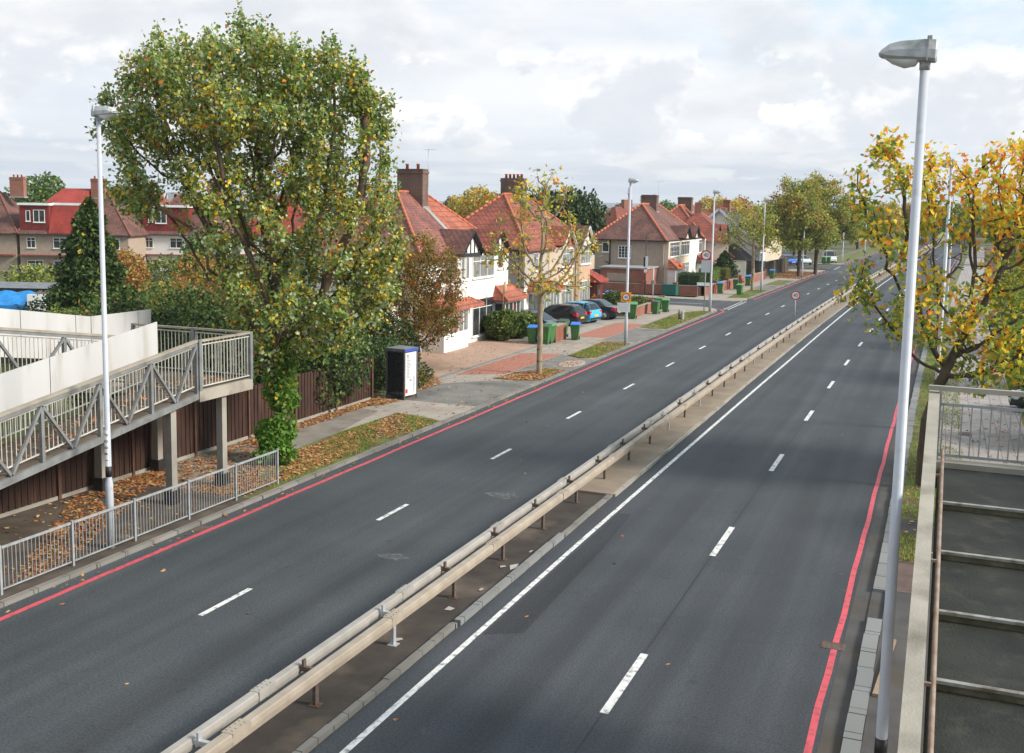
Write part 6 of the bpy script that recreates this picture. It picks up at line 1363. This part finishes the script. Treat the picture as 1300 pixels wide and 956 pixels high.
t = copy_tree(protos[3]); place(t,(15,350,-.05),3,'brown tree right of the far road end','background trees',1.2,'tree')
for i,(lat,h) in enumerate([(31.5,14),(35.,12),(38.5,12.5)]):
    x,y = vp(300,lat); root = empty('bare_poplar', (x,y,0), 0, ['leftmost bare poplar on the skyline','middle bare poplar on the skyline','rightmost bare poplar on the skyline'][i], 'tree')
    mb = MB(); mb.tube([(0,0,0),(0,0,h)],[.25,.03],5)
    for k in range(60):
        z = 2+random.random()*(h-2.5); a = random.random()*6.3; l = (1-(z/h)**2)*1.2+.5; mb.tube([(0,0,z),(.5*l*math.cos(a),.5*l*math.sin(a),z+1.2*l)],[.06,.02],3,False)
    mb.build('trunk', mat('hazy_bark', (.2,.15,.13), .9), root)
def far_house():
    root = empty('distant_house', (0,0,0)); mb = MB(); mb.box(-5,5,-4,4,0,5.2); mb.build('wall', M['cream_wall'], root)
    mb = MB(); mb.add([(-5.4,-4.4,5.2),(5.4,-4.4,5.2),(5.4,4.4,5.2),(-5.4,4.4,5.2),(-2.5,0,9),(2.5,0,9)],[(0,1,5,4),(1,2,5),(2,3,4,5),(3,0,4),(3,2,1,0)]); mb.build('roof', M['t_red'], root)
    mb = MB(); mb.box(-.9,.9,-.4,.4,8,10.2); mb.build('chimney', M['brick_chim_red'], root); return root
fh = far_house(); place(fh, (*vp(172,17.8),0), 1., 'orange chimneyed house glimpsed left of the bare poplars', 'distant houses', .95, 'house')
for i,(f,l,lab) in enumerate([(175,33,'red roofed house behind the second far semi, left'),(176,38,'red roofed house behind the white gabled house'),(130,22,'red roofed house hidden behind the tan walled corner house'),(150,8,'house behind the dark evergreens'),(195,43,'house behind the big autumn trees'),(560,200,'small pale gabled house far down the road')]):
    t = copy_tree(fh); place(t, (*vp(f,l),0), i*.7+.4, lab, 'distant houses', .9, 'house')
rng2 = random.Random(5); n_ = 0
for i in range(46):
    f = rng2.uniform(220,900); l = rng2.uniform(-.52,.55)*f
    if -.0 < (l/f) and abs(math.degrees(math.atan2(l,f))-21.8) < 5 and f < 520: continue
    if -40 < vp(f,l)[0] < 16+f*.03: continue
    t = copy_tree(fh if i%2 else protos[i%4]); place(t, (*vp(f,l),-.1), rng2.random()*6, 'tiny red roofed house in the distant suburb' if i%2 else 'tiny tree in the distant suburb', 'far suburb houses' if i%2 else 'far suburb trees', 1. if i%2 else 1.2, 'house' if i%2 else 'tree')
# far wooded ground and hills
root = None
P = []; 
for i in range(16000):
    f = random.uniform(320,2600); l = random.uniform(-.62,.62)*f; x,y = vp(f,l); P.append((x,y,random.random()**1.5*6))
o = leaves('far_woodland', np.array(P), 6., [LD,LE2,LO,LB], [3,3,1.6,1], OVAL); tag(o, kind='stuff')
def hills(fwd, h0, h1, seed, m, name='hills'):
    mb = MB(); V = []; n = 90; r_ = random.Random(seed)
    ph = [r_.random()*6 for _ in range(6)]
    for i in range(n+1):
        t = i/n*2-1; lat = t*fwd*.95; hh = h0+(h1-h0)*(.5+.5*(math.sin(t*4+ph[0])*.5+math.sin(t*9+ph[1])*.3+math.sin(t*23+ph[2])*.14+math.sin(t*61+ph[3])*.06))
        x,y = vp(fwd,lat); x2,y2 = vp(fwd+900,lat*1.2); x0,y0 = vp(fwd-700,lat*.9); V += [(x0,y0,-2),(x,y,hh),(x2,y2,-2)]
    F = []
    for i in range(n): F += [(3*i,3*i+3,3*i+4,3*i+1),(3*i+1,3*i+4,3*i+5,3*i+2)]
    mb.add(V,F,True); tag(mb.build(name, m), kind='structure')
hills(3300, 8, 18, 3, mat('far_hills', (.07,.085,.07), .95, (.12,.12,.10), .01, 8))
hills(4600, 16, 34, 8, mat('farther_hills', (.08,.095,.09), .95, (.11,.12,.11), .006, 8))
mb = MB()
for i in range(60):
    f = random.uniform(2300,2550); l = random.uniform(-.42,-.3)*f if i < 34 else random.uniform(.28,.5)*f; x,y = vp(f,l); w = random.uniform(8,26); mb.box(x-w,x+w,y-8,y+8,0,random.uniform(9,26))
tag(mb.build('distant_town', mat('pale_buildings', (.5,.46,.43), .9, (.38,.33,.3), .02)), kind='stuff')

# ================================================================== FALLEN LEAVES and GRASS
def poly_pts(poly, n, fn=None):
    xs = [p[0] for p in poly]; ys = [p[1] for p in poly]; out = []
    while len(out) < n:
        x = random.uniform(min(xs),max(xs)); y = random.uniform(min(ys),max(ys)); c = False; j = len(poly)-1
        for i in range(len(poly)):
            if (poly[i][1] > y) != (poly[j][1] > y) and x < (poly[j][0]-poly[i][0])*(y-poly[i][1])/(poly[j][1]-poly[i][1])+poly[i][0]: c = not c
            j = i
        if c and (fn is None or random.random() < fn(x,y)): out.append((x,y))
    return out
cl = lambda x,y,s,th: 1. if (math.sin(x*s+y*.7)+math.sin(y*s*.6+x*1.3)+math.sin((x+y)*s*.37)) > th else .12
L_pts = []
def put(poly, n, z=.10, fn=None, zs=.03): L_pts.extend((x,y,z+random.random()*zs) for x,y in poly_pts(poly,n,fn))
put([(-17.8,24.3),(-17.7,33.5),(-18.6,35),(-19.6,34),(-19.6,24.3)], 5200, fn=lambda x,y: (1. if -19.5 < x < -18. else .5)*cl(x,y,2.1,-.9))
put([(-17.6,33),(-17.6,36.6),(-19.7,37.2),(-19.7,33)], 900)
put([(-18.0,10),(-18.,24.3),(-22.,24.3),(-22,10)], 3600, fn=lambda x,y: cl(x,y,1.3,.9)**1.5)
put([(-19.7,24.3),(-19.7,29),(-22.,32),(-22,24.3)], 2500, fn=lambda x,y: cl(x,y,1.3,.2))
put([(-21.3,30),(-21.5,39.5),(-22.05,39.5),(-22.05,30)], 1500, zs=.05)
put([(-21.1,38.5),(-20.9,39.6),(-22.05,39.8),(-22.05,37)], 700, zs=.05)
put([(-17.6,37),(-17.6,64),(-21.9,64),(-21.9,37)], 420)
put([(-17.55,47.5),(-17.55,51),(-18.6,51.2),(-19.7,47.2),(-18.8,47)], 1500, zs=.04)
put([(-21.3,41.3),(-21.2,44.3),(-22.6,46.5),(-23.2,44),(-22.2,41.3)], 1300, zs=.08)
put([(-17.6,52.6),(-17.6,54.4),(-18.5,54.6),(-18.5,52.4)], 130)
put([(-17.6,56),(-17.6,63.4),(-19.3,63.6),(-19.2,56.3)], 650)
put([(-17.6,72.5),(-17.6,86),(-19.6,84),(-19.5,72.6)], 500)
put([(-17.6,136),(-17.6,153),(-21.8,153),(-21.8,136)], 4200, zs=.06)
put([(-17.4,-5),(-17.4,60),(-16.9,60),(-16.9,-5)], 260, .004,zs=.01)
put([(-16.9,10),(-16.9,50),(-10,50),(-10,10)], 22, .004,zs=.01); put([(-8,10),(-8,50),(-1.5,50),(-1.5,10)], 14, .004,zs=.01)
put([(1.0,24),(1.0,60),(3.3,60),(3.3,24)], 420); put([(-.7,27),(-.7,60),(1.,60),(1.,27)], 500)
put([(-27,42),(-22.3,42),(-22.3,61),(-27,61)], 160)
P = np.array([(x+dx(y),y,z) for x,y,z in L_pts])
o = leaves('fallen_leaves', P, .10, [FL1,FL2,FL3], [3,4,3], LOBE, flat=1., droop=0); tag(o, kind='stuff')
P = np.array([(random.uniform(-20.8,-19.1), random.uniform(16,26.2), 0) for _ in range(420)]); 
P[:,2] = np.where(P[:,1] < 23.9, 2.87-(23.9-P[:,1])*.134+.215+.01, 3.13)
o = leaves('fallen_leaves', P, .11, [FL1,FL2,FL3], [3,3,2], LOBE, flat=1., droop=0); tag(o, kind='stuff')
G_ = [(x,y,.098) for x,y in poly_pts([(-.68,26.5),(-.68,28.8),(-.15,28.8),(-.15,26.5)],700)]
for poly, n in (([(-17.6,30),(-17.6,36.6),(-19.7,37.2),(-19.8,33),(-19.0,30)],5200),([(-17.6,24.5),(-17.6,30),(-18.9,30),(-18.9,24.5)],900),([(-17.6,56.3),(-17.6,63.3),(-19.2,63.5),(-19.1,56.4)],5000),([(-17.7,72.5),(-17.7,86.8),(-19.6,84),(-19.5,72.6)],8000),([(-17.7,48),(-17.7,51),(-18.6,51)],700),([(-.68,30.5),(-.68,75),(1.0,75),(1.0,30.5)],12000),([(-17.7,103),(-17.7,114),(-19.4,113),(-19.3,103)],3500)):
    G_ += [(x+dx(y),y,.095) for x,y in poly_pts(poly, n, lambda x,y: cl(x,y,1.1,-.9))]
o = leaves('grass_blades', np.array(G_), .085, [LH,LV,LO,LG], [4,1.5,2.5,2], (np.array([(-.12,0,0),(.12,0,0),(.03,1,.25)]), np.array([(0,1,2)])), droop=-3., flat=-.1); tag(o, kind='stuff')

mb = MB(); mb.box(-6500,6500,-2500,6300,-7,75)
hz = mb.build('haze', bpy.data.materials.new('haze')); tag(hz, kind='stuff'); hm = hz.data.materials[0]; hm.use_nodes = True; hn = hm.node_tree
hn.nodes.remove(hn.nodes['Principled BSDF']); pv = hn.nodes.new('ShaderNodeVolumePrincipled'); pv.inputs['Color'].default_value = (.80,.87,.96,1); pv.inputs['Density'].default_value = .00016
hn.links.new(pv.outputs[0], hn.nodes['Material Output'].inputs['Volume'])
# ================================================================== LIGHT, SKY, CAMERA
el = R(32); az = R(6)
sun = bpy.data.lights.new('sun', 'SUN'); sun.energy = 4.0; sun.angle = R(15); sun.color = (1,.93,.84)
so = bpy.data.objects.new('sun', sun); COL.objects.link(so)
dv = Vector((math.cos(el)*math.cos(az), math.cos(el)*math.sin(az), math.sin(el))); so.rotation_euler = dv.to_track_quat('Z','Y').to_euler(); so.location = (40,0,60)
w = bpy.data.worlds.new('World'); scn.world = w; w.use_nodes = True; nt = w.node_tree; N = nt.nodes; L = nt.links; bg = N['Background']; bg.inputs['Strength'].default_value = .1
sky = N.new('ShaderNodeTexSky'); sky.sky_type = 'NISHITA'; sky.sun_disc = False; sky.sun_elevation = el; sky.sun_rotation = PI/2-az; sky.air_density = 1.; sky.dust_density = 1.5
tc = N.new('ShaderNodeTexCoord'); sp = N.new('ShaderNodeSeparateXYZ'); L.new(tc.outputs['Generated'], sp.inputs[0])
def noise(scale, zs, det, off=(0,0,0), rough=.55, dist=0.):
    mp = N.new('ShaderNodeMapping'); mp.inputs['Scale'].default_value = (1,1,zs); mp.inputs['Location'].default_value = off; L.new(tc.outputs['Generated'], mp.inputs['Vector'])
    n = N.new('ShaderNodeTexNoise'); n.inputs['Scale'].default_value = scale; n.inputs['Detail'].default_value = det; n.inputs['Roughness'].default_value = rough; n.inputs['Distortion'].default_value = dist; L.new(mp.outputs[0], n.inputs['Vector']); return n.outputs['Fac']
def mrange(v, a, b, c=0., d=1., smooth=True):
    r = N.new('ShaderNodeMapRange'); r.interpolation_type = 'SMOOTHSTEP' if smooth else 'LINEAR'
    for k, x in zip(('From Min','From Max','To Min','To Max'), (a,b,c,d)): r.inputs[k].default_value = x
    L.new(v, r.inputs['Value']); return r.outputs['Result']
def mixc(f, a, b):
    m = N.new('ShaderNodeMix'); m.data_type = 'RGBA'
    for s, v in (('A',a),('B',b)):
        if isinstance(v, tuple): m.inputs[s].default_value = (*v,1)
        else: L.new(v, m.inputs[s])
    L.new(f, m.inputs['Factor']) if not isinstance(f, float) else setattr(m.inputs['Factor'],'default_value',f); return m.outputs['Result']
def math_(op, a, b):
    m = N.new('ShaderNodeMath'); m.operation = op
    for i, v in enumerate((a,b)):
        if isinstance(v,(int,float)): m.inputs[i].default_value = v
        else: L.new(v, m.inputs[i])
    return m.outputs[0]
K = 7.9
veil = mixc(mrange(noise(4.5,3.,6,(3,1,0)),.36,.64), (.75*K,.80*K,.875*K), (.92*K,.94*K,.965*K))                #
gap = math_('MULTIPLY', mrange(sp.outputs['Z'],.075,.135), mrange(sp.outputs['X'],-.28,-.05))
blue = mixc(math_('MULTIPLY', gap, .92), veil, (.60*K,.80*K,.97*K))
veil2 = mixc(mrange(noise(7.,4.,6,(1,8,0)),.42,.62), blue, (.93*K,.945*K,.96*K))
col = mixc(.3, blue, veil2)
def cumulus(col, sc, zs, loc, lo, hi, z0, z1, z2, z3, top, base, amt=1.):
    d = noise(sc,zs,10,loc,.56,.15); up_ = noise(sc,zs,10,(loc[0],loc[1],loc[2]+.016*zs),.56,.15)
    sh = mrange(up_,lo-.01,hi+.07); fine = mrange(noise(sc*3.2,zs,8,loc,.6),.35,.7)
    cc = mixc(sh, top, base); cc = mixc(math_('MULTIPLY', fine, .25), cc, tuple(.5*(a+b) for a,b in zip(top,base)))
    band = math_('MULTIPLY', mrange(sp.outputs['Z'],z0,z1), mrange(sp.outputs['Z'],z3,z2))
    return mixc(math_('MULTIPLY', math_('MULTIPLY', mrange(d,lo,hi), band), amt), col, cc)
col = cumulus(col, 6., 2.2, (2.3,4.1,.9), .45,.60, .05,.10,.16,.30, (.97*K,.97*K,.97*K), (.70*K,.73*K,.775*K), .8)
col = cumulus(col, 9.5, 1.6, (1.3,4.7,.4), .46,.505, .035,.055,.12,.155, (1.06*K,1.05*K,1.03*K), (.75*K,.785*K,.84*K))
low = mrange(sp.outputs['Z'],.075,.03); lc = mixc(mrange(noise(7.,14.,5),.4,.6), (.60*K,.66*K,.74*K), (.74*K,.775*K,.82*K))
col = mixc(math_('MULTIPLY', low, .88), col, lc)
col = cumulus(col, 13., 4., (4.,1.7,.2), .50,.58, .02,.03,.045,.07, (.88*K,.89*K,.9*K), (.74*K,.76*K,.79*K), .8)
L.new(col, bg.inputs['Color'])
cam = bpy.data.cameras.new('camera'); co = bpy.data.objects.new('camera', cam); COL.objects.link(co); scn.camera = co
cam.sensor_width = 36; cam.lens = 1365/1300*36; cam.shift_y = -44.5/1300; cam.clip_end = 12000; cam.clip_start = .1
yaw, th, ro = R(21.8), R(7.16), R(1.05)
fw = Vector((-math.sin(yaw)*math.cos(th), math.cos(yaw)*math.cos(th), -math.sin(th))); rt = Vector((math.cos(yaw), math.sin(yaw), 0)); up = rt.cross(fw)
r2 = rt*math.cos(ro)+up*math.sin(ro); u2 = -rt*math.sin(ro)+up*math.cos(ro)
m4 = Matrix((r2, u2, -fw)).transposed().to_4x4(); m4.translation = (0,0,8.3); co.matrix_world = m4
scn.view_settings.view_transform = 'Standard'; scn.view_settings.look = 'None'; scn.view_settings.exposure = .46; scn.view_settings.gamma = 1
